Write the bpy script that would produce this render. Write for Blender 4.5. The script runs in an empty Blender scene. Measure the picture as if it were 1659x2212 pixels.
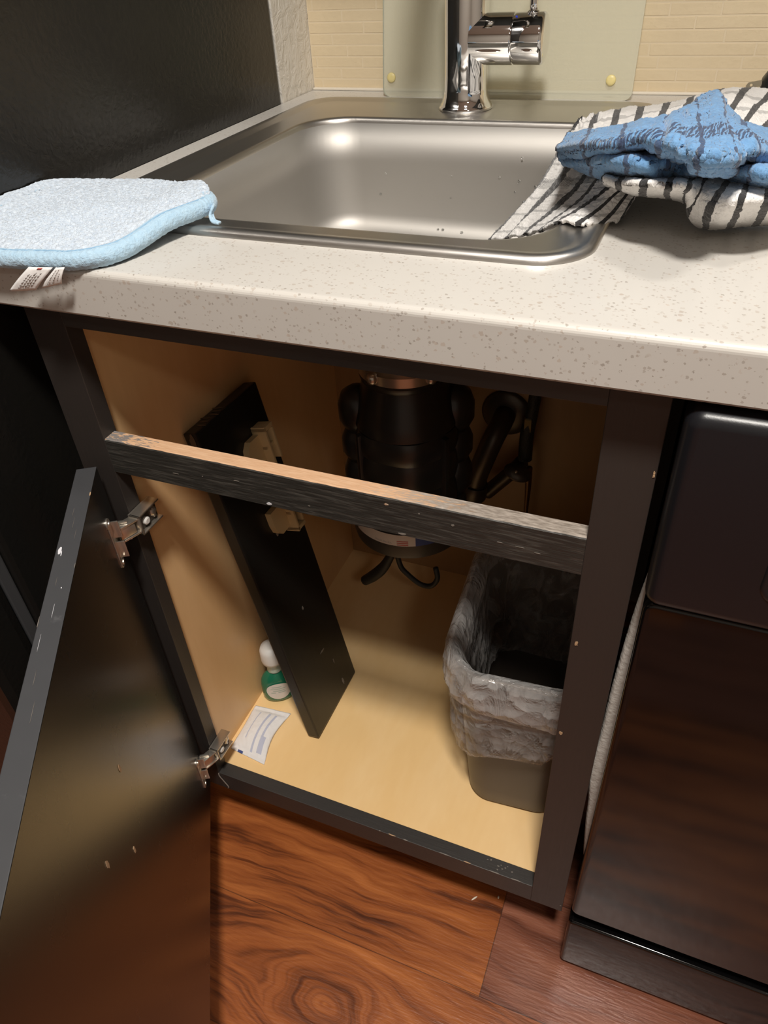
import bpy, bmesh, math, random
from mathutils import Vector, Matrix, noise as mn
random.seed(7)
PI = math.pi
SC = bpy.context.scene
COL = SC.collection

# ------------------------------------------------------------------ camera, world, light, exposure
cd = bpy.data.cameras.new('camera')
cam = bpy.data.objects.new('camera', cd); COL.objects.link(cam)
cam.location = (0.54847, -0.45889, 1.11697)
cam.rotation_euler = (0.89301, 0.05332, 0.38463)
cd.sensor_fit = 'VERTICAL'; cd.sensor_height = 36.0; cd.sensor_width = 27.0
cd.lens = 36.0 * 1604.235 / 2212.0
cd.clip_start = 0.01; cd.clip_end = 30
SC.camera = cam

wd = bpy.data.worlds.new('world'); SC.world = wd; wd.use_nodes = True
wd.node_tree.nodes['Background'].inputs[0].default_value = (1.0, 0.9, 0.8, 1)
wd.node_tree.nodes['Background'].inputs[1].default_value = 0.05

def area(name, loc, size, power, color, target=None, shape='DISK'):
    l = bpy.data.lights.new(name, 'AREA'); l.shape = shape; l.size = size; l.energy = power; l.color = color
    o = bpy.data.objects.new(name, l); COL.objects.link(o); o.location = loc
    if target: o.rotation_euler = (Vector(target) - Vector(loc)).to_track_quat('-Z', 'Y').to_euler()
    return o
CEIL = area('ceiling_light', (0.62, -0.64, 2.40), 0.24, 28.0, (1.0, 0.945, 0.87))
COUNTER_FILL = area('added_counter_fill', (0.95, 0.16, 2.40), 0.18, 4.5, (1.0, 0.95, 0.88))  # added light, evens out the brightness at the back of the counter
ROOM_FILL = area('added_room_fill', (1.5, -1.7, 2.40), 0.30, 4.0, (1.0, 0.94, 0.86))  # added fill on the room side, not a known lamp

SC.view_settings.view_transform = 'Standard'; SC.view_settings.look = 'None'
SC.view_settings.gamma = 1.0; SC.view_settings.use_curve_mapping = False
SC.view_settings.exposure = 0.56

# ------------------------------------------------------------------ material helpers
def nmat(name):
    m = bpy.data.materials.new(name); m.use_nodes = True
    nt = m.node_tree
    return m, nt, nt.nodes['Principled BSDF']
def nd(nt, t, **kw):
    n = nt.nodes.new(t)
    for k, v in kw.items(): setattr(n, k, v)
    return n
def lk(nt, a, b): nt.links.new(a, b)
def sset(b, **kw):
    for k, v in kw.items():
        b.inputs[k.replace('_', ' ')].default_value = v
def c4(c): return (c[0], c[1], c[2], 1.0)
def coords(nt, kind='Object', scale=(1, 1, 1), loc=(0, 0, 0)):
    """world-space position (objects are never rotated after building), scaled"""
    if kind == 'UV':
        s = nd(nt, 'ShaderNodeTexCoord').outputs['UV']
    else:
        s = nd(nt, 'ShaderNodeNewGeometry').outputs['Position']
    mp = nd(nt, 'ShaderNodeMapping'); mp.inputs['Scale'].default_value = scale; mp.inputs['Location'].default_value = loc
    lk(nt, s, mp.inputs['Vector']); return mp.outputs['Vector']
def noise_tex(nt, vec, scale, detail=3, rough=.5, dist=0.0):
    n = nd(nt, 'ShaderNodeTexNoise'); n.inputs['Scale'].default_value = scale; n.inputs['Detail'].default_value = detail
    n.inputs['Roughness'].default_value = rough; n.inputs['Distortion'].default_value = dist
    lk(nt, vec, n.inputs['Vector']); return n.outputs['Fac']
def ramp(nt, fac, stops, interp='LINEAR'):
    r = nd(nt, 'ShaderNodeValToRGB'); e = r.color_ramp.elements; r.color_ramp.interpolation = interp
    while len(e) < len(stops): e.new(0.5)
    for i, (p, c) in enumerate(stops):
        e[i].position = p; e[i].color = c4(c) if not isinstance(c, (int, float)) else (c, c, c, 1)
    lk(nt, fac, r.inputs['Fac']); return r.outputs['Color']
def mixc(nt, fac, a, b):
    m = nd(nt, 'ShaderNodeMix', data_type='RGBA')
    for v, i in ((fac, 0), (a, 6), (b, 7)):
        if hasattr(v, 'is_linked') or hasattr(v, 'links'): lk(nt, v, m.inputs[i])
        else: m.inputs[i].default_value = v if isinstance(v, (int, float)) else c4(v)
    return m.outputs[2]
def math_(nt, op, a, b=None, c=None, clamp=False):
    m = nd(nt, 'ShaderNodeMath', operation=op, use_clamp=clamp)
    for i, v in enumerate((a, b, c)):
        if v is None: continue
        if isinstance(v, (int, float)): m.inputs[i].default_value = v
        else: lk(nt, v, m.inputs[i])
    return m.outputs[0]
def sep(nt, v):
    s = nd(nt, 'ShaderNodeSeparateXYZ'); lk(nt, v, s.inputs[0]); return s.outputs
def comb(nt, x, y, z):
    s = nd(nt, 'ShaderNodeCombineXYZ')
    for i, v in enumerate((x, y, z)):
        if isinstance(v, (int, float)): s.inputs[i].default_value = v
        else: lk(nt, v, s.inputs[i])
    return s.outputs[0]
def bump(nt, b, h, strength=.3, dist=.001):
    n = nd(nt, 'ShaderNodeBump'); n.inputs['Strength'].default_value = strength; n.inputs['Distance'].default_value = dist
    lk(nt, h, n.inputs['Height']); lk(nt, n.outputs[0], b.inputs['Normal'])
def plain(name, col, rough=.5, metal=0.0, spec=.5, bumpscale=None, bs=.2, bd=.0005):
    m, nt, b = nmat(name); sset(b, Base_Color=c4(col), Roughness=rough, Metallic=metal); b.inputs['Specular IOR Level'].default_value = spec
    if bumpscale: bump(nt, b, noise_tex(nt, coords(nt), bumpscale, 3), bs, bd)
    return m

# ------------------------------------------------------------------ materials
M = {}
# quartz worktop: cream with small grey-brown flecks
m, nt, b = nmat('quartz'); v = coords(nt)
base = mixc(nt, noise_tex(nt, v, 9, 2), (.60, .58, .545), (.555, .53, .49))
def flecks(scale, lo, seedoff):
    vo = nd(nt, 'ShaderNodeTexVoronoi', feature='F1'); vo.inputs['Scale'].default_value = scale
    wv = noise_tex(nt, v, scale * 2.2, 1)
    add = nd(nt, 'ShaderNodeVectorMath', operation='ADD'); lk(nt, v, add.inputs[0])
    cm = comb(nt, math_(nt, 'MULTIPLY', wv, .9 / scale), math_(nt, 'MULTIPLY', wv, -.6 / scale), seedoff); lk(nt, cm, add.inputs[1])
    lk(nt, add.outputs[0], vo.inputs['Vector'])
    cs = nd(nt, 'ShaderNodeSeparateColor'); lk(nt, vo.outputs['Color'], cs.inputs[0])
    rad = math_(nt, 'MULTIPLY', math_(nt, 'SUBTRACT', cs.outputs[0], lo), .42 / (1 - lo))
    return math_(nt, 'MULTIPLY', math_(nt, 'GREATER_THAN', rad, vo.outputs['Distance']), math_(nt, 'MULTIPLY_ADD', cs.outputs[1], .6, .3)), cs.outputs[2]
f1, h1 = flecks(360, .42, 0.0); f2, h2 = flecks(230, .62, 3.3)
fl = mixc(nt, h1, (.44, .39, .345), (.30, .265, .23))
cc = mixc(nt, f1, base, fl); cc = mixc(nt, f2, cc, mixc(nt, h2, (.44, .39, .34), (.52, .45, .39)))
lk(nt, cc, b.inputs['Base Color']); sset(b, Roughness=.30); M['quartz'] = m

# stainless steel, brushed
m, nt, b = nmat('brushed_steel'); v = coords(nt, scale=(1, 40, 1))
n = noise_tex(nt, v, 60, 4, .6); n2 = noise_tex(nt, coords(nt), 14, 3)
sset(b, Metallic=1.0); lk(nt, mixc(nt, n2, (.56, .54, .51), (.64, .615, .58)), b.inputs['Base Color'])
lk(nt, math_(nt, 'MULTIPLY_ADD', n, .12, .30), b.inputs['Roughness']); bump(nt, b, n, .12, .0003); M['steel'] = m
m, nt, b = nmat('basin_steel'); v = coords(nt); n = noise_tex(nt, coords(nt, scale=(1, 1, 30)), 50, 4, .6)
sset(b, Metallic=1.0, Base_Color=(.53, .51, .48, 1)); b.inputs['Anisotropic'].default_value = .2
lk(nt, math_(nt, 'MULTIPLY_ADD', n, .08, .52), b.inputs['Roughness']); M['basin'] = m
M['chrome'] = plain('chrome', (.82, .81, .80), .035, 1.0)
M['nickel'] = plain('nickel', (.62, .57, .50), .28, .9)
M['dark_metal'] = plain('dark_metal', (.10, .085, .07), .4, .7)
M['white_plastic'] = plain('white_plastic', (.75, .74, .71), .4)
M['cream_plastic'] = plain('cream_plastic', (.62, .47, .25), .45)
M['black_plastic'] = plain('black_plastic', (.012, .012, .012), .38)
M['disposal_black'] = plain('disposal_black', (.020, .0195, .018), .32, 0, .6)
M['disposal_grey'] = plain('disposal_grey', (.06, .055, .048), .45, .3)
M['rubber'] = plain('rubber', (.015, .014, .013), .6)
M['felt'] = plain('felt', (.66, .63, .58), .95, 0, .1, 160, .5, .002)

# black painted wood (satin) with brush marks and grain
def paint(name, col, rough, grain=(4, 60, 60), bs=.15, wear=None, wearcol=(.09, .085, .08), spec=.5, rv=.16):
    m, nt, b = nmat(name); v = coords(nt, scale=grain)
    n = noise_tex(nt, v, 6, 5, .6); sset(b, Roughness=rough, Base_Color=c4(col)); b.inputs['Specular IOR Level'].default_value = spec
    if wear:
        w = noise_tex(nt, coords(nt, scale=grain, loc=(3, 1, 7)), 5, 6, .65)
        f = ramp(nt, w, [(wear, 0), (wear + .08, .55), (1, 1)])
        lk(nt, mixc(nt, f, col, wearcol), b.inputs['Base Color'])
    lk(nt, math_(nt, 'MULTIPLY_ADD', n, rv, rough - rv / 2), b.inputs['Roughness'])
    bump(nt, b, n, bs, .001); return m
M['paint_rail'] = paint('black_paint_worn', (.030, .028, .0245), .42, (5, 60, 60), .9, .50, (.085, .078, .068))
M['paint_stile'] = paint('black_paint_stile', (.034, .0285, .0255), .40, (60, 60, 5), .15, .66, (.05, .045, .042))
M['paint_low'] = paint('black_paint_low', (.040, .036, .033), .42, (6, 70, 70), .2, .64, (.08, .075, .07))
M['paint_door'] = paint('black_paint_door', (.011, .0105, .0095), .27, (3, 3, 3), .006, None, spec=1.0, rv=.03)
M['paint_door_edge_lit'] = paint('black_paint_door_edge_lit', (.052, .053, .057), .5, (9, 9, 40), .2, .62, (.10, .10, .105))  # lighter than the door face: light on the top edge is in the colour
M['paint_panel'] = paint('black_paint_panel', (.012, .0115, .010), .34, (30, 30, 6), .08, .70, (.03, .028, .025))
M['chip_wood'] = plain('chip_wood', (.52, .34, .20), .8, 0, .2, 600, .8, .001)
M['chip_white'] = plain('chip_white', (.70, .70, .74), .6)
M['chip_dark'] = plain('chip_dark', (.20, .175, .15), .7)

# bare wood on top of the middle rail, greyed and dirty towards the right, a grey patch at the left end
m, nt, b = nmat('bare_rail_wood'); v = coords(nt); xyz = sep(nt, v)
g = noise_tex(nt, coords(nt, scale=(10, 160, 160)), 6, 5, .6)
wood = mixc(nt, ramp(nt, g, [(.3, 0), (.7, 1)]), (.62, .36, .20), (.78, .52, .33))
dirt = noise_tex(nt, coords(nt, scale=(18, 90, 90)), 5, 5, .65)
grey = mixc(nt, ramp(nt, dirt, [(.35, 0), (.65, 1)]), (.20, .165, .135), (.46, .40, .345))
edge = math_(nt, 'ADD', xyz[0], math_(nt, 'MULTIPLY', math_(nt, 'SUBTRACT', dirt, .5), .30))
fr = ramp(nt, math_(nt, 'MULTIPLY_ADD', edge, 10, -3.35), [(.0, 0), (.55, 1)])
fl = ramp(nt, math_(nt, 'MULTIPLY_ADD', edge, -60, 4.3), [(.0, 0), (.6, 1)])
cc = mixc(nt, fr, wood, grey); cc = mixc(nt, fl, cc, (.22, .20, .19))
lk(nt, cc, b.inputs['Base Color']); sset(b, Roughness=.55); bump(nt, b, g, .4, .001); M['rail_wood'] = m

# maple laminate inside the cabinet: pale, with a darkened copy for the shaded back
def maple(name, c1, c2, c3, sc, rough=.42):
    m, nt, b = nmat(name); v = coords(nt, scale=sc)
    n = noise_tex(nt, v, 5, 4, .55, .6); g = noise_tex(nt, coords(nt, scale=tuple(s * 6 for s in sc)), 8, 3)
    cc = mixc(nt, ramp(nt, n, [(.38, 0), (.62, 1)]), c1, c2); cc = mixc(nt, math_(nt, 'MULTIPLY', g, .35), cc, c3)
    lk(nt, cc, b.inputs['Base Color']); sset(b, Roughness=rough); return m
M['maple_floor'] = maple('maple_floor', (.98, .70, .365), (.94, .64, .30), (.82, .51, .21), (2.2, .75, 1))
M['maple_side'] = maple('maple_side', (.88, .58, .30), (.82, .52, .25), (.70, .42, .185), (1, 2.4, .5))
M['maple_back_shaded'] = maple('maple_back_shaded', (.42, .25, .12), (.37, .215, .10), (.31, .175, .08), (2.4, 1, .5))  # shade at the back of the cabinet is in this darker colour

# fridge side: glossy black with a leathery emboss
m, nt, b = nmat('fridge_black'); v = coords(nt)
vo = nd(nt, 'ShaderNodeTexVoronoi', feature='SMOOTH_F1'); vo.inputs['Scale'].default_value = 170; lk(nt, v, vo.inputs['Vector'])
n = noise_tex(nt, v, 120, 4, .6, 1.2)
sset(b, Base_Color=(.010, .0095, .0085, 1), Roughness=.23); b.inputs['Specular IOR Level'].default_value = .55
bump(nt, b, math_(nt, 'ADD', n, math_(nt, 'MULTIPLY', vo.outputs['Distance'], .5)), .30, .0012); M['fridge'] = m
M['fridge_trim'] = plain('fridge_trim', (.05, .05, .052), .5)
# dishwasher
M['dw_panel'] = plain('dishwasher_panel', (.003, .0028, .003), .09, 0, .5)
M['dw_console'] = plain('dishwasher_console', (.0085, .009, .0115), .34, 0, .45, 900, .15, .0003)
M['dw_gap'] = plain('dishwasher_tub', (.006, .006, .006), .8)
# plaster with knock-down texture, and wall paint
m, nt, b = nmat('plaster'); v = coords(nt)
n = noise_tex(nt, v, 55, 5, .6, 1.0); sset(b, Base_Color=(.74, .70, .63, 1), Roughness=.55)
bump(nt, b, ramp(nt, n, [(.40, 0), (.62, 1)]), .4, .003); M['plaster'] = m
M['wall_paint'] = plain('wall_paint', (.52, .49, .44), .8)
M['ceiling_paint'] = plain('ceiling_paint', (.80, .78, .74), .9)
# cream tile
m, nt, b = nmat('tile_cream'); v = coords(nt)
n = noise_tex(nt, v, 130, 4, .55); sset(b, Roughness=.42)
lk(nt, mixc(nt, noise_tex(nt, v, 14, 2), (.72, .60, .41), (.66, .54, .36)), b.inputs['Base Color']); bump(nt, b, n, .35, .002); M['tile'] = m
M['grout'] = plain('grout', (.70, .59, .42), .8)
M['caulk'] = plain('caulk', (.74, .68, .58), .5)

# textured glass board: mostly see-through, slightly green and frosted
m, nt, b = nmat('board_glass'); out = nt.nodes['Material Output']
tr = nd(nt, 'ShaderNodeBsdfTransparent'); tr.inputs[0].default_value = (.965, .975, .945, 1)
gl = nd(nt, 'ShaderNodeBsdfPrincipled'); sset(gl, Base_Color=(.92, .90, .76, 1), Roughness=.2)
bmp = nd(nt, 'ShaderNodeBump'); bmp.inputs['Strength'].default_value = .35; bmp.inputs['Distance'].default_value = .001
lk(nt, noise_tex(nt, coords(nt), 330, 2), bmp.inputs['Height']); lk(nt, bmp.outputs[0], gl.inputs['Normal'])
mx = nd(nt, 'ShaderNodeMixShader'); mx.inputs[0].default_value = .33
lk(nt, tr.outputs[0], mx.inputs[1]); lk(nt, gl.outputs[0], mx.inputs[2]); lk(nt, mx.outputs[0], out.inputs[0]); M['glass'] = m
M['glass_edge'] = plain('glass_edge', (.20, .26, .20), .15)
M['bumper'] = plain('yellowed_bumper', (.80, .68, .30), .4)

# translucent film of the bin liner
def film(name, op, col, streak, facing=.4):
    m, nt, b = nmat(name); out = nt.nodes['Material Output']
    tr = nd(nt, 'ShaderNodeBsdfTransparent'); tr.inputs[0].default_value = (.95, .94, .93, 1)
    sset(b, Base_Color=c4(col), Roughness=.12); b.inputs['Specular IOR Level'].default_value = 1.0
    n = noise_tex(nt, coords(nt, scale=(1, 1, .45)), 34, 4, .6, 1.6)
    vo = nd(nt, 'ShaderNodeTexVoronoi', feature='F1'); vo.inputs['Scale'].default_value = 38
    av = nd(nt, 'ShaderNodeVectorMath', operation='ADD'); lk(nt, coords(nt, scale=(1, 1, 1.3)), av.inputs[0])
    lk(nt, comb(nt, math_(nt, 'MULTIPLY', n, .03), math_(nt, 'MULTIPLY', n, -.03), math_(nt, 'MULTIPLY', n, .04)), av.inputs[1]); lk(nt, av.outputs[0], vo.inputs['Vector'])
    bump(nt, b, math_(nt, 'ADD', math_(nt, 'MULTIPLY', vo.outputs['Distance'], .8), n), .8, .007)
    lw = nd(nt, 'ShaderNodeLayerWeight'); lw.inputs[0].default_value = .35
    f = math_(nt, 'ADD', math_(nt, 'MULTIPLY_ADD', lw.outputs['Facing'], facing, op), math_(nt, 'MULTIPLY', ramp(nt, n, [(.45, 0), (.72, 1)]), streak), clamp=True)
    mx = nd(nt, 'ShaderNodeMixShader'); lk(nt, f, mx.inputs[0])
    lk(nt, tr.outputs[0], mx.inputs[1]); lk(nt, b.outputs[0], mx.inputs[2]); lk(nt, mx.outputs[0], out.inputs[0]); return m
M['film'] = film('liner_film', .05, (.96, .93, .90), .15, .32)
M['film_in'] = film('liner_film_inner', .12, (.80, .77, .74), .34, .5)
M['film_cuff'] = film('liner_cuff', .15, (.97, .95, .93), .17, .38)
M['bin'] = plain('bin_plastic', (.092, .072, .058), .42, 0, .4)
# bottle
m, nt, b = nmat('green_bottle'); sset(b, Base_Color=(.02, .20, .11, 1), Roughness=.12); b.inputs['Transmission Weight'].default_value = .25; M['green'] = m
M['pale_plastic'] = plain('pale_plastic', (.50, .60, .52), .25)
M['paper'] = plain('paper', (.83, .81, .80), .8, 0, .2, 90, .25, .002)
M['print_blue'] = plain('print_blue', (.52, .54, .66), .8)
M['print_navy'] = plain('print_navy', (.05, .08, .25), .7)
M['print_grey'] = plain('print_grey', (.40, .39, .38), .8)
M['print_green'] = plain('print_green', (.40, .50, .42), .8)
M['print_red'] = plain('print_red', (.55, .12, .10), .7)
M['label'] = plain('label_white', (.72, .67, .62), .5)
M['rice'] = plain('rice', (.80, .72, .58), .5)
# water
m, nt, b = nmat('water'); sset(b, Base_Color=(.9, .92, .92, 1), Roughness=.03, IOR=1.33); b.inputs['Transmission Weight'].default_value = 1.0; M['water'] = m

# terry fabrics
def terry(name, col, col2, rough=.95):
    m, nt, b = nmat(name); v = coords(nt)
    lk(nt, mixc(nt, ramp(nt, noise_tex(nt, v, 260, 3), [(.3, 0), (.7, 1)]), col, col2), b.inputs['Base Color'])
    sset(b, Roughness=rough); b.inputs['Sheen Weight'].default_value = .4; b.inputs['Specular IOR Level'].default_value = .1
    bump(nt, b, noise_tex(nt, v, 520, 3), .7, .0015); return m
M['pad_terry'] = terry('pad_terry', (.47, .55, .65), (.60, .67, .75))
M['pad_binding'] = terry('pad_binding', (.37, .545, .70), (.43, .60, .74))
M['pad_stitch'] = plain('pad_stitch', (.26, .43, .60), .9)
def check_cloth(name, ground, ground2, stripes, bumpscale=430, bs=.7):
    """stripes: list of (axis, period, width, phase, colour, strength, dashed)"""
    m, nt, b = nmat(name); uv = coords(nt, 'UV'); pos = coords(nt)
    xyz = sep(nt, uv); wob = math_(nt, 'MULTIPLY', math_(nt, 'SUBTRACT', noise_tex(nt, pos, 160, 2), .5), .09)
    cc = mixc(nt, ramp(nt, noise_tex(nt, pos, 240, 3), [(.3, 0), (.7, 1)]), ground, ground2)
    for ax, per, w, ph, colr, st, dash in stripes:
        u = math_(nt, 'ADD', math_(nt, 'ADD', xyz[ax], wob), ph + 10 * per)
        mod = math_(nt, 'MODULO', u, per)
        f = math_(nt, 'LESS_THAN', mod, w)
        if dash:
            d = math_(nt, 'GREATER_THAN', math_(nt, 'MODULO', math_(nt, 'ADD', math_(nt, 'ADD', xyz[1 - ax], math_(nt, 'MULTIPLY', xyz[ax], .6)), 200 * dash), dash), dash * .42)
            f = math_(nt, 'MULTIPLY', f, d)
        cc = mixc(nt, math_(nt, 'MULTIPLY', f, st), cc, colr)
    lk(nt, cc, b.inputs['Base Color']); sset(b, Roughness=.95); b.inputs['Sheen Weight'].default_value = .35; b.inputs['Specular IOR Level'].default_value = .1
    bump(nt, b, noise_tex(nt, pos, bumpscale, 3), bs, .0018); return m
M['towel_white'] = check_cloth('towel_white', (.86, .84, .82), (.80, .78, .76),
    [(1, .62, .085, .25, (.10, .10, .10), .75, .035), (1, 100., .36, -2.78, (.05, .05, .05), .75, .05), (0, 1.0, .30, .10, (.012, .012, .014), .96, 0)])
M['cloth_blue'] = check_cloth('cloth_blue', (.125, .27, .49), (.175, .345, .58),
    [(0, 1.24, .14, .10, (.04, .055, .11), .85, 0), (1, 100., .30, -1.42, (.04, .055, .11), .9, .09)])

# floor: rosewood-look planks with flowing grain around a knot
m, nt, b = nmat('plank_floor'); v = coords(nt); xyz = sep(nt, v)
def knot(xk, yk, R, sx):
    dx = math_(nt, 'MULTIPLY', math_(nt, 'SUBTRACT', xyz[0], xk), sx); dy = math_(nt, 'SUBTRACT', xyz[1], yk)
    wx = math_(nt, 'MULTIPLY', math_(nt, 'SUBTRACT', noise_tex(nt, v, 14, 2), .5), .012)
    wy = math_(nt, 'MULTIPLY', math_(nt, 'SUBTRACT', noise_tex(nt, coords(nt, loc=(5, 2, 0)), 16, 2), .5), .012)
    dx = math_(nt, 'ADD', dx, wx); dy = math_(nt, 'ADD', dy, wy)
    r = math_(nt, 'SQRT', math_(nt, 'ADD', math_(nt, 'MULTIPLY', dx, dx), math_(nt, 'MULTIPLY', dy, dy)))
    r2 = math_(nt, 'MAXIMUM', math_(nt, 'MULTIPLY', r, r), R * R)
    psi = math_(nt, 'MULTIPLY', dy, math_(nt, 'SUBTRACT', 1.0, math_(nt, 'DIVIDE', R * R, r2)))
    inner = math_(nt, 'MINIMUM', math_(nt, 'SUBTRACT', r, R), 0.0)
    return math_(nt, 'ADD', psi, inner)
# planks run along x; the joint at x = 0.474
row = math_(nt, 'FLOOR', math_(nt, 'DIVIDE', math_(nt, 'ADD', xyz[1], .099), .152))
plx = math_(nt, 'DIVIDE', math_(nt, 'ADD', math_(nt, 'SUBTRACT', xyz[0], .4738), math_(nt, 'MULTIPLY', row, .43)), 1.22)
pidx = math_(nt, 'FLOOR', plx)
pid = math_(nt, 'SUBTRACT', 1.0, math_(nt, 'FLOORED_MODULO', pidx, 2.0))
psi = knot(.283, -.180, .050, .55)
yg = math_(nt, 'ADD', psi, math_(nt, 'MULTIPLY', math_(nt, 'SUBTRACT', noise_tex(nt, coords(nt, scale=(3, 9, 1)), 1.6, 2), .5), .05))
off = math_(nt, 'ADD', math_(nt, 'MULTIPLY', row, 3.7), math_(nt, 'MULTIPLY', math_(nt, 'ADD', pidx, 1.0), 9.1))
gv = comb(nt, math_(nt, 'MULTIPLY', xyz[0], 1.3), math_(nt, 'MULTIPLY', yg, 17.0), off)
g1 = noise_tex(nt, gv, 2.1, 4, .62)
gv2 = comb(nt, math_(nt, 'MULTIPLY', xyz[0], 9), math_(nt, 'MULTIPLY', yg, 200.0), off)
g2 = noise_tex(nt, gv2, 1.0, 3, .6)
g = math_(nt, 'ADD', math_(nt, 'MULTIPLY', g1, .80), math_(nt, 'MULTIPLY', g2, .20))
cl = ramp(nt, g, [(.31, (.040, .011, .005)), (.40, (.13, .034, .010)), (.48, (.30, .082, .020)), (.66, (.50, .160, .040))])
cr = ramp(nt, g, [(.34, (.085, .024, .012)), (.50, (.22, .074, .040)), (.68, (.33, .125, .070))])  # redder plank tone, with the pinkish floor sheen painted into it
cc = mixc(nt, pid, cl, cr)
jx = math_(nt, 'LESS_THAN', math_(nt, 'ABSOLUTE', math_(nt, 'SUBTRACT', plx, math_(nt, 'ROUND', plx))), .0006)
jy = math_(nt, 'LESS_THAN', math_(nt, 'ABSOLUTE', math_(nt, 'SUBTRACT', math_(nt, 'MODULO', math_(nt, 'ADD', xyz[1], 15.299), .152), .001)), .0006)
cc = mixc(nt, math_(nt, 'MULTIPLY', math_(nt, 'MAXIMUM', jx, jy), .6), cc, (.03, .012, .006))
lk(nt, cc, b.inputs['Base Color']); lk(nt, math_(nt, 'MULTIPLY_ADD', g2, .14, .27), b.inputs['Roughness']); b.inputs['Specular IOR Level'].default_value = .5
bump(nt, b, noise_tex(nt, coords(nt, scale=(50, 330, 1)), 1.0, 3), .35, .0014); M['floor'] = m
M['toe'] = plain('toe_kick_black', (.012, .009, .008), .6)

# ------------------------------------------------------------------ object helpers
ROOT_LOC = {}
def thing(name, label, cat, loc, group=None):
    o = bpy.data.objects.new(name, None); COL.objects.link(o); o.location = loc; o.empty_display_size = .02
    o['label'] = label; o['category'] = cat
    if group: o['group'] = group
    ROOT_LOC[o] = Vector(loc); return o
def tag(o, label, cat, group=None):
    o['label'] = label; o['category'] = cat
    if group: o['group'] = group
    return o
def struct(o): o['kind'] = 'structure'; return o
def build(name, vs, fs, mats, parent=None, smooth=False, fm=None, uv=None, label=None, mods=None):
    """one mesh object from world-space vertices; origin at the base centre of its box"""
    vs = [Vector(p) for p in vs]
    lo = [min(p[i] for p in vs) for i in range(3)]; hi = [max(p[i] for p in vs) for i in range(3)]
    org = Vector(((lo[0] + hi[0]) / 2, (lo[1] + hi[1]) / 2, lo[2]))
    me = bpy.data.meshes.new(name); me.from_pydata([p - org for p in vs], [], fs)
    if not isinstance(mats, (list, tuple)): mats = [mats]
    for q in mats: me.materials.append(q)
    if fm: me.polygons.foreach_set('material_index', fm)
    if smooth: me.polygons.foreach_set('use_smooth', [True] * len(me.polygons))
    if uv:
        l = me.uv_layers.new(name='UVMap')
        for lp in me.loops: l.data[lp.index].uv = uv[lp.vertex_index]
    me.update()
    o = bpy.data.objects.new(name, me); COL.objects.link(o)
    if parent:
        o.parent = parent; o.location = org - ROOT_LOC[parent]
    else: o.location = org
    ROOT_LOC[o] = org
    if label: o['label'] = label
    return o
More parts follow.
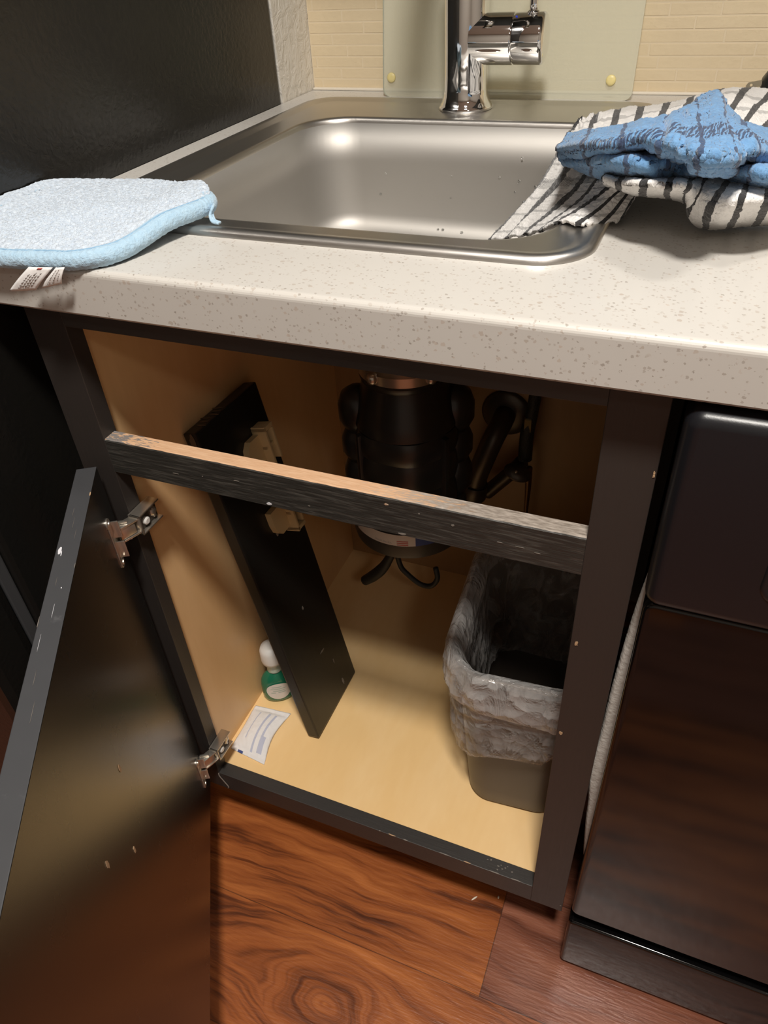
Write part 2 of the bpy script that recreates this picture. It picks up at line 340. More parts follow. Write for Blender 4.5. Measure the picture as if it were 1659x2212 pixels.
class MB:
    """collects shapes into one mesh"""
    def __init__(s): s.v = []; s.f = []; s.m = []; s.smooth = []
    def add(s, vs, fs, mi=0):
        k = len(s.v); s.v += [tuple(p) for p in vs]
        for f in fs: s.f.append(tuple(i + k for i in f)); s.m.append(mi)
        return s
    def box(s, x, y, z, bev=0.0, mi=0, mat=None):
        bm = bmesh.new(); bmesh.ops.create_cube(bm, size=1)
        for q in bm.verts: q.co = Vector(((x[0] + x[1]) / 2 + q.co.x * (x[1] - x[0]), (y[0] + y[1]) / 2 + q.co.y * (y[1] - y[0]), (z[0] + z[1]) / 2 + q.co.z * (z[1] - z[0])))
        if bev: bmesh.ops.bevel(bm, geom=bm.edges[:], offset=bev, segments=2, profile=.6, affect='EDGES')
        bm.verts.index_update()
        vs = [(mat @ q.co if mat else q.co.copy()) for q in bm.verts]; fs = [[q.index for q in f.verts] for f in bm.faces]
        bm.free(); return s.add(vs, fs, mi)
    def lathe(s, prof, mat=None, n=48, mi=0, cap=True, fn=None):
        vs = []; fs = []; mat = mat or Matrix.Identity(4)
        for r, z in prof:
            for k in range(n):
                a = 2 * PI * k / n; rr = r * (fn(a, z) if fn else 1)
                vs.append(mat @ Vector((rr * math.cos(a), rr * math.sin(a), z)))
        for i in range(len(prof) - 1):
            for k in range(n):
                k2 = (k + 1) % n; fs.append((i * n + k, i * n + k2, (i + 1) * n + k2, (i + 1) * n + k))
        if cap:
            fs.append(tuple(range(n - 1, -1, -1))); fs.append(tuple((len(prof) - 1) * n + k for k in range(n)))
        return s.add(vs, fs, mi)
    def tube(s, pts, rad, n=14, mi=0, sub=6, cap=True, flat=1.0):
        P = catmull(pts, sub) if sub > 1 else [Vector(p) for p in pts]
        R = rad if isinstance(rad, (list, tuple)) else [rad] * len(pts)
        vs = []; fs = []; up = Vector((0, 0, 1)); prev = None
        for i, p in enumerate(P):
            t = (P[min(i + 1, len(P) - 1)] - P[max(i - 1, 0)]).normalized()
            if prev is None:
                a = up.cross(t); a = a if a.length > .05 else Vector((1, 0, 0)).cross(t)
            else: a = prev - t * prev.dot(t)
            a.normalize(); prev = a; b = t.cross(a)
            q = i / max(1, len(P) - 1) * (len(R) - 1); j = min(int(q), len(R) - 2) if len(R) > 1 else 0
            r = R[j] + (R[min(j + 1, len(R) - 1)] - R[j]) * (q - j)
            for k in range(n):
                an = 2 * PI * k / n; vs.append(p + a * (r * math.cos(an)) + b * (r * flat * math.sin(an)))
        for i in range(len(P) - 1):
            for k in range(n):
                k2 = (k + 1) % n; fs.append((i * n + k, i * n + k2, (i + 1) * n + k2, (i + 1) * n + k))
        if cap:
            fs.append(tuple(range(n - 1, -1, -1))); fs.append(tuple((len(P) - 1) * n + k for k in range(n)))
        return s.add(vs, fs, mi)
    def loft(s, loops, mi=0, closed=True, cap0=False, cap1=False):
        n = len(loops[0]); vs = [p for l in loops for p in l]; fs = []
        for i in range(len(loops) - 1):
            for k in range(n if closed else n - 1):
                k2 = (k + 1) % n; fs.append((i * n + k, i * n + k2, (i + 1) * n + k2, (i + 1) * n + k))
        if cap0: fs.append(tuple(range(n - 1, -1, -1)))
        if cap1: fs.append(tuple((len(loops) - 1) * n + k for k in range(n)))
        return s.add(vs, fs, mi)
    def prism(s, poly, d, mi=0):
        """polygon (3-D points) extruded by vector d"""
        n = len(poly); d = Vector(d); vs = [Vector(p) for p in poly] + [Vector(p) + d for p in poly]
        fs = [tuple(range(n - 1, -1, -1)), tuple(range(n, 2 * n))] + [(k, (k + 1) % n, n + (k + 1) % n, n + k) for k in range(n)]
        return s.add(vs, fs, mi)
    def obj(s, name, mats, parent=None, smooth=False, label=None, auto=None):
        o = build(name, s.v, s.f, mats, parent, smooth, s.m, None, label)
        bm = bmesh.new(); bm.from_mesh(o.data); bmesh.ops.recalc_face_normals(bm, faces=bm.faces); 
        if auto:
            for e in bm.edges:
                if len(e.link_faces) == 2 and e.calc_face_angle(0) > math.radians(auto): e.smooth = False
            for f in bm.faces: f.smooth = True
        bm.to_mesh(o.data); bm.free(); return o
def catmull(pts, sub):
    P = [Vector(p) for p in pts]; out = []
    for i in range(len(P) - 1):
        a = P[i - 1] if i > 0 else P[0] * 2 - P[1]; b = P[i]; c = P[i + 1]; d = P[i + 2] if i + 2 < len(P) else P[-1] * 2 - P[-2]
        for k in range(sub):
            t = k / sub; out.append(.5 * ((2 * b) + (c - a) * t + (2 * a - 5 * b + 4 * c - d) * t * t + (3 * b - a - 3 * c + d) * t ** 3))
    out.append(P[-1]); return out
def rrect(x0, x1, y0, y1, r, z, n=8, mat=None):
    out = []
    for cx, cy, a0 in ((x1 - r, y0 + r, -PI / 2), (x1 - r, y1 - r, 0), (x0 + r, y1 - r, PI / 2), (x0 + r, y0 + r, PI)):
        for k in range(n + 1):
            a = a0 + PI / 2 * k / n; p = Vector((cx + r * math.cos(a), cy + r * math.sin(a), z)); out.append(mat @ p if mat else p)
    return out
def cloth(name, G, mat, parent, su=14, sv=14, fold=.003, tuft=.0012, thick=.003, fscale=(40, 14), seed=0.0, fringe=0.0, label=None, uvf=None, tf=330):
    """smooth sheet through a grid of points with small folds and terry loops; UV in metres along the cloth"""
    rows = [catmull(r, su) for r in G]; cols = list(zip(*rows)); cols = [catmull(c, sv) for c in cols]
    P = [list(r) for r in zip(*cols)]; nv, nu = len(P), len(P[0])
    mv = P[nv // 2]; us = [0.0]
    for i in range(1, nu): us.append(us[-1] + (mv[i] - mv[i - 1]).length)
    mu = [P[j][nu // 3] for j in range(nv)]; vs_ = [0.0]
    for j in range(1, nv): vs_.append(vs_[-1] + (mu[j] - mu[j - 1]).length)
    V = []; UV = []
    for j in range(nv):
        for i in range(nu):
            a = P[j][min(i + 1, nu - 1)] - P[j][max(i - 1, 0)]; b = P[min(j + 1, nv - 1)][i] - P[max(j - 1, 0)][i]
            n = a.cross(b); n = n.normalized() if n.length > 1e-12 else Vector((0, 0, 1))
            if n.z < 0: n = -n
            p = P[j][i]
            f = fold * mn.fractal(Vector((us[i] * fscale[0] + seed, vs_[j] * fscale[1], seed)), 1.0, 2.0, 3)
            q = p * tf
            t = tuft * (mn.noise(q) + .6 * mn.noise(q * 2.1))
            p = p + n * (f + t)
            if fringe and (j in (0, nv - 1) or i in (0, nu - 1)):
                p = p + Vector((mn.noise(q * 1.3), mn.noise(q * 1.3 + Vector((9, 0, 0))), 0)) * fringe
            V.append(p); UV.append(uvf(i / su, j / sv))
    F = [(j * nu + i, j * nu + i + 1, (j + 1) * nu + i + 1, (j + 1) * nu + i) for j in range(nv - 1) for i in range(nu - 1)]
    o = build(name, V, F, mat, parent, True, None, UV, label)
    if o.data.polygons[len(F) // 2].normal.z < 0: o.data.flip_normals()
    so = o.modifiers.new('thickness', 'SOLIDIFY'); so.thickness = thick; so.offset = -1
    return o

# ------------------------------------------------------------------ levels
ZC, ZB, ZCB, YW = 0.914, 0.1016, 0.874, 0.698
ZT, ZM1, ZM0, ZB1 = 0.848, 0.7286, 0.6897, 0.1399
XL1, XR1, XR0 = 0.042, 0.5115, 0.552
XC = -0.045

# ------------------------------------------------------------------ room shell
struct(MB().box((-2.2, 2.6), (-2.4, .75), (-.03, 0)).obj('floor', M['floor']))
struct(MB().box((-2.2, 2.6), (-2.4, .75), (2.44, 2.5)).obj('ceiling', M['ceiling_paint']))
struct(MB().box((XC, 2.6), (YW, .75), (0, 2.44)).obj('wall_back', M['wall_paint']))
struct(MB().box((-.95, XC), (.592, .75), (0, 2.44)).obj('wall_left', M['plaster']))
struct(MB().box((2.6, 2.66), (-2.4, .75), (0, 2.44)).obj('wall_right', M['wall_paint']))
struct(MB().box((-2.2, 2.6), (-2.46, -2.4), (0, 2.44)).obj('wall_front', M['wall_paint']))
struct(MB().box((-2.26, -2.2), (-2.4, .75), (0, 2.44)).obj('wall_side', M['wall_paint']))
struct(MB().box((-.04, 1.9), (.375, YW), (1.37, 2.13)).obj('upper_cabinets', M['paint_panel']))      # unseen upper cabinets, inferred from the tile shading; they shade the backsplash

# ------------------------------------------------------------------ tile backsplash (one skin of long thin tiles)
mb = MB(); grout = MB()
row_h = .0142; z = .9165; r = 0
first = {0: .000, 1: .030, 2: -.006, 3: .0385, 4: .016, 5: .062, 6: .030, 7: -.016, 8: .02}
px_x = {0: -.029, 1: .003, 2: -.037, 3: .015, 4: -.008, 5: .043, 6: .010, 7: -.044}
while z < 1.37:
    h = row_h - (.002 if r == 0 else 0)
    x = XC + .001; nxt = px_x.get(r, XC + random.uniform(.01, .12))
    nxt = max(nxt, x + .008)
    while x < 1.6:
        x1 = min(nxt, 1.6); g = .0006; d = random.uniform(.0041, .0045)
        a, c2 = x + g, x1 - g; zz0, zz1 = z + .0005, z + h - .0005; e = .0007
        vs = [(a, YW - .003, zz0), (c2, YW - .003, zz0), (c2, YW - .003, zz1), (a, YW - .003, zz1),
              (a + e, YW - d, zz0 + e), (c2 - e, YW - d, zz0 + e), (c2 - e, YW - d, zz1 - e), (a + e, YW - d, zz1 - e)]
        mb.add(vs, [(4, 5, 6, 7), (0, 1, 5, 4), (1, 2, 6, 5), (2, 3, 7, 6), (3, 0, 4, 7)], 0)
        x = nxt; nxt = x + random.choice((.048, .06, .074, .09, .1, .125))
    z += h; r += 1
mb.box((XC + .0005, 1.6), (YW - .0040, YW - .0001), (.9141, 1.37), 0, 1)
mb.box((XC + .001, 1.6), (YW - .011, YW - .003), (.9141, .9175), .0015, 2)
tag(mb.obj('tile_backsplash', [M['tile'], M['grout'], M['caulk']]), 'cream backsplash of long thin stacked tiles on the wall behind the sink', 'backsplash')

# ------------------------------------------------------------------ worktop with a sink cut-out
HX0, HX1, HY0, HY1 = .012, .462, .083, .602
mb = MB(); X0, X1 = XC + .001, 1.6
prof = [(.083, ZCB), (-.0225, ZCB), (-.025, ZCB + .0025)]
for k in range(7):
    a = PI - PI / 2 * k / 6; prof.append((-.0195 + .0055 * math.cos(a), ZC - .0055 + .0055 * math.sin(a)))
prof.append((.083, ZC))
mb.prism([(X0, y, zz) for y, zz in prof], (X1 - X0, 0, 0))
mb.box((X0, HX0), (HY0, HY1), (ZCB, ZC)); mb.box((HX1, X1), (HY0, HY1), (ZCB, ZC)); mb.box((X0, X1), (HY1, YW - .0005), (ZCB, ZC))
tag(mb.obj('countertop', M['quartz']), 'cream speckled stone countertop around the steel sink', 'countertop')

# ------------------------------------------------------------------ sink
sk = thing('kitchen_sink', 'brushed stainless steel drop-in sink set in the cream countertop', 'sink', (.238, .342, ZC))
def ins(d, r, z): return rrect(-.003 + d, .478 - d, .067 + d, .617 - d, r, z, 10)
bx0, bx1, by0, by1 = .052, .440, .108, .505
def bas(d, r, z): return rrect(bx0 + d, bx1 - d, by0 + d, by1 - d, r, z, 10)
rim = MB().loft([ins(.000, .045, ZC + .0002), ins(.0005, .0445, ZC + .003), ins(.003, .042, ZC + .0055), ins(.007, .038, ZC + .0062), ins(.012, .033, ZC + .0052),
                 ins(.018, .029, ZC + .0030), ins(.021, .027, ZC + .0026), bas(-.006, .063, ZC + .0026), bas(-.003, .0615, ZC + .0021), bas(-.0008, .0604, ZC - .0002), bas(0, .06, ZC - .004)])
rim.obj('sink_rim', M['steel'], sk, auto=60)
bw = [bas(0, .06, ZC - .004), bas(.002, .06, ZC - .05), bas(.005, .060, ZC - .09)]
for k in range(1, 9):
    a = PI / 2 * k / 8; bw.append(bas(.007 + .034 * (1 - math.cos(a)), .060 - .02 * k / 8, ZC - .106 - .034 * math.sin(a)))
bw.append(bas(.10, .03, ZC - .1415)); 
bsn = MB().loft(bw, cap1=True).obj('basin', M['basin'], sk, auto=60)
so = bsn.modifiers.new('sheet', 'SOLIDIFY'); so.thickness = .001; so.offset = 1
MB().lathe([(.001, .7733), (.03, .7733), (.037, .7736), (.046, .7742), (.056, .7742), (.058, .7727)], Matrix.Translation((.238, .318, 0)), 48, cap=True).obj('drain_flange', M['chrome'], sk, True)
# water drops left in the basin
drops = MB()
for k in range(90):
    q = random.random()
    if q < .62: p = Vector((random.uniform(.18, .40), by1 - .012 - abs(random.gauss(0, .05)), 0))
    else: p = Vector((random.uniform(.09, .40), by1, 0))
    rr = random.uniform(.0007, .0022)
    if q < .62:
        if p.y > by1 - .041:
            dy = p.y - (by1 - .041); a = math.acos(max(-1, min(1, 1 - (.034 - dy) / .034))); zz = ZC - .106 - .034 * math.sin(a)
        else: zz = ZC - .1400
        ctr = Vector((p.x, p.y, zz)); nrm = Vector((0, -.4, .9))
    else:
        zz = ZC - .105 + random.random() ** 2 * .07; ctr = Vector((p.x, by1 - .0045, zz)); nrm = Vector((0, -1, 0))
    mt = Matrix.Translation(ctr) @ nrm.to_track_quat('Z', 'Y').to_matrix().to_4x4()
    drops.lathe([(rr, 0), (rr * .9, rr * .3), (rr * .55, rr * .5), (rr * .05, rr * .58)], mt, 8)
o = drops.obj('water_drops', M['water'], None, True); tag(o, 'clear water drops scattered over the lower basin wall', 'water'); o['kind'] = 'stuff'

# ------------------------------------------------------------------ tap
tp = thing('kitchen_tap', 'tall chrome single-lever mixer tap standing on the back ledge of the sink', 'tap', (.234, .570, ZC + .0026))
T = Matrix.Translation((.234, .570, 0)); z0 = ZC + .0026
MB().lathe([(.0335, z0), (.0345, z0 + .0015), (.0345, z0 + .0035), (.0325, z0 + .006), (.0298, z0 + .0105), (.0282, z0 + .016), (.0274, z0 + .024), (.0270, z0 + .036), (.0268, z0 + .07), (.0265, z0 + .20), (.024, z0 + .205)], T, 72).obj('body', M['chrome'], tp, auto=60)
zh = .9925; HT = Matrix.Translation((.234, .570, zh)) @ Matrix.Rotation(PI / 2, 4, 'Y')
MB().lathe([(.0272, .010), (.0272, .0588), (.0268, .0598), (.024, .0600)], HT, 64).obj('valve_body', M['chrome'], tp, auto=50)
hd = MB().lathe([(.0245, .0598), (.0245, .0612), (.0266, .0614), (.0270, .0622), (.0270, .0935), (.0264, .0955), (.024, .0975), (.015, .0990), (.004, .0995)], HT, 64).obj('handle', M['chrome'], tp, auto=40)
MB().tube([(.316, .566, zh + .026), (.316, .566, zh + .08), (.317, .562, zh + .13)], [.0048, .0046, .0046], 16).obj('lever', M['chrome'], hd, True)
MB().lathe([(.0075, 0), (.0072, .002), (.0055, .0035)], Matrix.Translation((.316, .566, zh + .0255)), 24).obj('lever_collar', M['chrome'], hd, True)
a = math.radians(60)
MB().lathe([(.0012, 0), (.0012, .0006)], Matrix.Translation((.2985, .570 - .0271 * math.cos(a), zh + .0271 * math.sin(a))) @ Vector((0, -math.cos(a), math.sin(a))).to_track_quat('Z', 'Y').to_matrix().to_4x4(), 12).obj('cold_dot', plain('blue_dot', (.03, .06, .6), .4), hd, label='small blue cold-water dot')
MB().tube([(.234, .570, z0 + .20), (.234, .570, z0 + .27), (.234, .56, z0 + .335), (.234, .50, z0 + .385), (.234, .42, z0 + .37), (.234, .385, z0 + .31)], [.0175] * 5 + [.019], 28).obj('spout', M['chrome'], tp, True)

# ------------------------------------------------------------------ glass board leaning on the tiles
gb = thing('glass_board', 'clear textured glass cutting board leaning on the tiles behind the tap', 'cutting board', (.255, .652, ZC))
gy0, gy1, gz1 = .650, .688, 1.20
GM = Matrix.Translation((0, gy0, ZC)) @ Matrix.Rotation(-math.atan2(gy1 - gy0, gz1 - ZC), 4, 'X')
outl = rrect(.0865, .4300, 0, .288, .010, 0, 6)
mb = MB(); back = [GM @ Vector((p.x, .0045, p.y)) for p in outl]; front = [GM @ Vector((p.x, 0, p.y)) for p in outl]; n = len(outl)
mb.add(front, [tuple(range(n))]); mb.add(back, [tuple(range(n - 1, -1, -1))]); mb.add(front + back, [(k, (k + 1) % n, n + (k + 1) % n, n + k) for k in range(n)], 1)
mb.obj('glass_sheet', [M['glass'], M['glass_edge']], gb)
for bx, bz in ((.0995, .0235), (.4015, .0225), (.0995, .264), (.4015, .264)):
    MB().lathe([(.0062, 0), (.0062, .0012), (.0055, .0022), (.002, .0024)], GM @ Matrix.Translation((bx, -.0001, bz)) @ Matrix.Rotation(PI / 2, 4, 'X'), 28).obj('rubber_foot', M['bumper'], gb, True, label='yellowed round rubber foot')

# ------------------------------------------------------------------ refrigerator
fr = thing('refrigerator', 'black refrigerator with leathery gloss side panel left of the countertop', 'refrigerator', (-.46, .24, 0))
MB().box((-.87, XC), (-.092, .590), (.03, 1.74), .006).obj('side_panel', M['fridge'], fr)
MB().box((-.86, XC - .006), (-.107, -.093), (.06, 1.73), .002).obj('door_gasket', M['fridge_trim'], fr)
MB().box((-.87, XC - .001), (-.165, -.108), (.055, 1.745), .012).obj('door', M['fridge'], fr)
for fx in (-.83, -.09):
    for fy in (-.05, .54): MB().lathe([(.018, .0), (.018, .012), (.008, .013), (.008, .031)], Matrix.Translation((fx, fy, 0)), 16).obj('foot', M['rubber'], fr)

# ------------------------------------------------------------------ sink cabinet
cb = thing('sink_cabinet', 'black painted base cabinet with maple interior standing open under the sink', 'cabinet', (.276, .26, 0))
MB().box((0, XL1), (0, .019), (ZB, ZCB), .0006).obj('left_stile', M['paint_stile'], cb)
rs = MB().box((XR1, XR0), (0, .019), (ZB, ZCB), .0006)
def chipdisc(mb, c, nrm, w, h, mi, up=(0, 0, 1), seed=0):
    """small ragged patch of bared wood lying on a painted face"""
    nrm = Vector(nrm).normalized(); up = Vector(up); s_ = up.cross(nrm).normalized(); up = nrm.cross(s_); rnd = random.Random(seed)
    pts = []
    for k in range(11):
        a = 2 * PI * k / 11; q = rnd.uniform(.6, 1.1); pts.append(Vector(c) + s_ * (w * q * math.cos(a)) + up * (h * q * math.sin(a)) + nrm * .0001)
    mb.prism(pts, nrm * .0003, mi)
chipdisc(rs, (.5166, -.0002, .608), (0, -1, 0), .0016, .0035, 1, seed=1); chipdisc(rs, (.5156, -.0002, .4745), (0, -1, 0), .0018, .0032, 1, seed=2)
chipdisc(rs, (.5502, -.0002, .7995), (0, -1, 0), .0010, .0035, 1, seed=3); chipdisc(rs, (.5495, -.0002, .118), (0, -1, 0), .0012, .002, 2, seed=4)
rs.obj('right_stile', [M['paint_stile'], M['chip_wood'], M['chip_dark']], cb)
MB().box((XL1, XR1), (0, .019), (ZT, ZCB), .0005).obj('top_rail', M['paint_low'], cb)
# middle rail: painted front, bare wood on top, worn front arris
mr = MB(); N = 120; top = []; rows = [[], [], [], [], [], []]
for k in range(N + 1):
    x = XL1 + (XR1 - XL1) * k / N
    w = .0016 + .0014 * mn.noise(Vector((x * 60, 1, 0))) + .001 * mn.noise(Vector((x * 170, 4, 0)))
    w = max(.0003, w)
    rows[0].append((x, 0, ZM0)); rows[1].append((x, 0, ZM1 - .0014)); rows[2].append((x, .0004 + w * .3, ZM1 - .0004 * (1 + mn.noise(Vector((x * 90, 7, 0)))))); rows[3].append((x, w + .0008, ZM1))
    rows[4].append((x, .0165, ZM1)); rows[5].append((x, .019, ZM1 - .002))
rows.append([(p[0], .019, ZM0) for p in rows[0]])
n = N + 1
for i in range(7):
    a, b2 = rows[i], rows[(i + 1) % 7]
    mr.add(a + b2, [(k, k + 1, n + k + 1, n + k) for k in range(N)], 1 if i in (2, 3, 4) else 0)
for k in (0, N): mr.add([rw[k] for rw in rows], [tuple(range(7))], 0)
for i, (x, zz, w, h, mi) in enumerate([(.222, .6925, .0028, .0016, 2), (.356, .6915, .0042, .0013, 3), (.342, .7215, .0022, .0011, 1), (.402, .7135, .0015, .0014, 3), (.372, .7185, .0009, .0007, 3),
                                    (.152, .7085, .0007, .0005, 3), (.265, .7005, .0012, .0004, 3), (.46, .7055, .0040, .0004, 3), (.475, .703, .0035, .0004, 3), (.443, .706, .003, .0004, 3), (.12, .705, .004, .0004, 3), (.19, .712, .004, .0005, 3)]):
    chipdisc(mr, (x, -.0001, zz), (0, -1, 0), w, h, mi, seed=20 + i)
mr.obj('middle_rail', [M['paint_rail'], M['rail_wood'], M['chip_white'], M['chip_dark']], cb)
br = MB().box((XL1, XR1), (0, .019), (ZB, ZB1), .0006)
for i, (x, w, mi) in enumerate([(.318, .006, 1), (.338, .004, 2), (.395, .009, 2), (.425, .006, 1), (.46, .010, 2), (.30, .002, 2), (.49, .008, 2)]):
    chipdisc(br, (x, .0006, ZB1 - .0002), (0, -.25, 1), w, .0008, mi, (0, 1, 0), 40 + i)
for i in range(9): chipdisc(br, (.468 + random.uniform(-.02, .02), random.uniform(.004, .015), ZB1), (0, 0, 1), random.uniform(.001, .003), random.uniform(.0005, .001), 2, (0, 1, 0), 60 + i)
br.obj('bottom_rail', [M['paint_low'], M['chip_wood'], M['chip_dark']], cb)
# bottom panel, sides, back, toe kick
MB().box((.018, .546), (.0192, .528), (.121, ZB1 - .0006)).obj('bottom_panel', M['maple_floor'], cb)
sp = MB().box((.018, .0305), (.0192, .528), (ZB1 - .0006, ZCB), 0)
vs = []
for k in range(61):
    zz = ZM1 + (ZT + .01 - ZM1) * k / 60; w = .007 + .0045 * mn.noise(Vector((zz * 45, 2, 0))) + .002 * mn.noise(Vector((zz * 150, 5, 0)))
    vs += [(.0307, .0193, zz), (.0307, .0193 + max(.002, w), zz)]
sp.add(vs, [(2 * k, 2 * k + 1, 2 * k + 3, 2 * k + 2) for k in range(60)], 1)
sp.obj('side_panel', [M['maple_side'], M['paint_stile']], cb)
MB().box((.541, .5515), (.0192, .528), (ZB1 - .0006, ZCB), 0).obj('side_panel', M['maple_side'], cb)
MB().box((.0305, .541), (.520, .528), (ZB1 - .0006, ZCB), 0).obj('back_panel', M['maple_back_shaded'], cb)
MB().box((.002, .550), (.078, .090), (0, .121), 0).obj('toe_kick', M['toe'], cb)
# pale fibre lifting off the paint at the left end of the bottom rail
MB().tube([(.0405, .019, ZB1 + .0005), (.041, .006, ZB1 + .0012), (.0415, -.0008, ZB1 - .004), (.047, -.0014, ZB1 - .016), (.0535, -.0016, ZB1 - .0285), (.0515, -.0015, ZB1 - .034)], .0009, 8).obj('loose_fibre', plain('fibre', (.20, .17, .145), .8), cb, True)

# door, hinged on the left stile and standing open
H = Vector((.030, -.0095, 0)); D = Vector((.535, -.845, 0)); NN = Vector((.845, .535, 0))
DM = Matrix(((D.x, NN.x, 0, H.x), (D.y, NN.y, 0, H.y), (0, 0, 1, 0), (0, 0, 0, 1)))      # local x along the door, y out of its inner face
dr = MB().box((0, .495), (-.020, 0), (.125, .700), .0008, 0, DM)
# edge faces: scuffed black, lightened in colour for the light from above
DN = D.normalized()
for i, (t, zz, w, h) in enumerate([(.240, .533, .0028, .0052), (.283, .4695, .0026, .0048), (.330, .5365, .0028, .0055)]):
    chipdisc(dr, DM @ Vector((t, .0001, zz)), NN, w, h, 2, seed=80 + i)
for i, (t, y, w, h, mi) in enumerate([(.127, -.0165, .0052, .0020, 3), (.131, -.0145, .004, .0005, 3), (.047, -.0005, .0035, .0006, 2), (.150, -.0003, .005, .0003, 4), (.168, -.013, .006, .00012, 4), (.20, -.010, .010, .00014, 3), (.212, -.0196, .008, .0003, 4),
                                      (.235, -.015, .009, .00012, 3), (.27, -.012, .010, .00012, 4), (.09, -.010, .010, .0001, 4), (.105, -.006, .009, .0001, 4), (.30, -.008, .010, .00014, 4), (.072, -.0125, .008, .0001, 4), (.176, -.0075, .0009, .0005, 3)]):
    chipdisc(dr, DM @ Vector((t, y, .7000)), (0, 0, 1), h, w, mi, D, 90 + i)
door = dr.obj('door', [M['paint_door'], M['paint_door_edge_lit'], M['chip_wood'], M['chip_white'], M['chip_dark']], cb, label='black slab door swung open on its left hinges')
for p in door.data.polygons:
    if p.material_index == 0 and abs(p.normal.dot(NN)) < .5: p.material_index = 1
ROOT_LOC[door] = ROOT_LOC[door]
def hinge(zc):
    mb = MB()
    # plate screwed to the door: a flat leaf with two rounded ears
    for s in (-1, 1):
        mb.lathe([(.0062, 0), (.0062, .0012), (.0058, .0016)], DM @ Matrix.Translation((.0315 + .001 * s, .0, zc + .027 * s)) @ Matrix.Rotation(-PI / 2, 4, 'X'), 20)
        mb.lathe([(.0030, .0015), (.0028, .0026), (.001, .0029)], DM @ Matrix.Translation((.0315 + .001 * s, .0, zc + .027 * s)) @ Matrix.Rotation(-PI / 2, 4, 'X'), 16)
        mb.box((.0262, .0372), (0, .0014), (zc + min(.010 * s, .025 * s), zc + max(.010 * s, .025 * s)), .0003, 0, DM)
        mb.box((.010, .013), (0.001, .0135), (zc + min(.010 * s, .0125 * s), zc + max(.010 * s, .0125 * s)), .0003, 0, DM)
        # upright flange of the leaf
        mb.box((.0245, .0262), (.0005, .0085), (zc + min(.003 * s, .024 * s), zc + max(.003 * s, .024 * s)), .0004, 0, DM)
    mb.box((.012, .037), (0, .0014), (zc - .012, zc + .012), .0003, 0, DM)
    # knuckle links between leaf and body
    p0 = DM @ Vector((.016, .004, 0)); p1 = Vector((.0500, .0000, 0))
    dv = (p1 - p0); L = dv.length; ang = math.atan2(dv.y, dv.x)
    LM = Matrix.Translation((p0.x, p0.y, zc)) @ Matrix.Rotation(ang, 4, 'Z')
    for zz in (-.0095, .0075): mb.box((-.006, L + .002), (-.0055, .0055), (zz, zz + .0020), .0004, 0, LM)
    mb.box((-.002, L * .75), (-.0045, .0065), (-.0068, .0068), .0012, 0, LM)
    for q in (0.0, L): mb.lathe([(.0024, -.0108), (.0024, .0108)], LM @ Matrix.Translation((q, 0, 0)), 14)
    # body clamped round the inner edge of the stile
    mb.box((.0424, .0445), (-.004, .031), (zc - .0125, zc + .0125), .0006)
    mb.box((.0440, .0570), (-.004, .031), (zc + .0105, zc + .0125), .0006); mb.box((.0440, .0570), (-.004, .031), (zc - .0125, zc - .0105), .0006)
    mb.box((.0440, .0570), (-.004, -.002), (zc - .0125, zc + .0125), .0006)
    mb.box((.0440, .0520), (.000, .029), (zc - .0100, zc + .0100), .0008, 2)
    mb.lathe([(.0052, 0), (.0052, .002), (.0035, .0030), (.001, .0032)], Matrix.Translation((.0520, .022, zc + .001)) @ Matrix.Rotation(PI / 2, 4, 'Y'), 20)
    mb.box((.0515, .0550), (.0205, .0235), (zc - .006, zc + .008), .0003)
    mb.lathe([(.0045, 0), (.0045, .003), (.003, .0042)], Matrix.Translation((.0518, .0085, zc - .002)) @ Matrix.Rotation(PI / 2, 4, 'Y'), 20, 1)
    mb.obj('hinge', [M['nickel'], M['white_plastic'], M['dark_metal']], door, auto=35, label='nickel-plated hinge between door and stile')
hinge(.6235); hinge(.1955)

# ------------------------------------------------------------------ dishwasher
dw = thing('dishwasher', 'glossy black dishwasher to the right of the open cabinet', 'dishwasher', (.86, .25, 0))
MB().box((.572, 1.155), (.0, .56), (.02, .866)).obj('tub', M['dw_gap'], dw)
def slab(x0, x1, y0, y1, z0, z1, r, rb):
    """front panel with rounded front edges, facing -y"""
    loops = []
    for k in range(7):
        a = PI / 2 * k / 6; d = r * (1 - math.sin(a)); yy = y0 + r * (1 - math.cos(a)); 
        loops.append([Vector((p.x, yy if k else y0, p.y)) for p in rrect(x0 + r - r * math.sin(a), x1 - r + r * math.sin(a), z0 + r - r * math.sin(a), z1 - r + r * math.sin(a), max(rb - d, .0015), 0, 5)])
    loops.append([Vector((p.x, y1, p.y)) for p in rrect(x0, x1, z0, z1, rb, 0, 5)])
    return MB().loft(loops, cap0=True, cap1=True)
slab(.5625, 1.165, -.020, .002, .1505, .694, .004, .010).obj('door_panel', M['dw_panel'], dw, auto=50)
cs = slab(.561, 1.167, -.027, .002, .6965, .868, .010, .012).obj('control_console', M['dw_console'], dw, auto=50)
mb = MB(); lp = lambda d, y: [Vector((p.x, y, p.y)) for p in rrect(.636 + d, .90 - d, .729 + d, .80 - d, .014 - d * .5, 0, 8)]
mb.loft([lp(-.0025, -.0272), lp(-.001, -.0285), lp(.001, -.0285), lp(.0028, -.0272)]); mb.add(lp(.0028, -.02735), [tuple(range(36))], 1)
mb.obj('handle_recess', [M['dw_console'], M['dw_gap']], cs, auto=50)
slab(.5625, 1.165, -.020, .004, .009, .1275, .004, .006).obj('kick_panel', M['dw_panel'], dw, auto=50)
MB().box((.566, 1.16), (-.004, .004), (.127, .152)).obj('gap_trim', M['dw_gap'], dw)
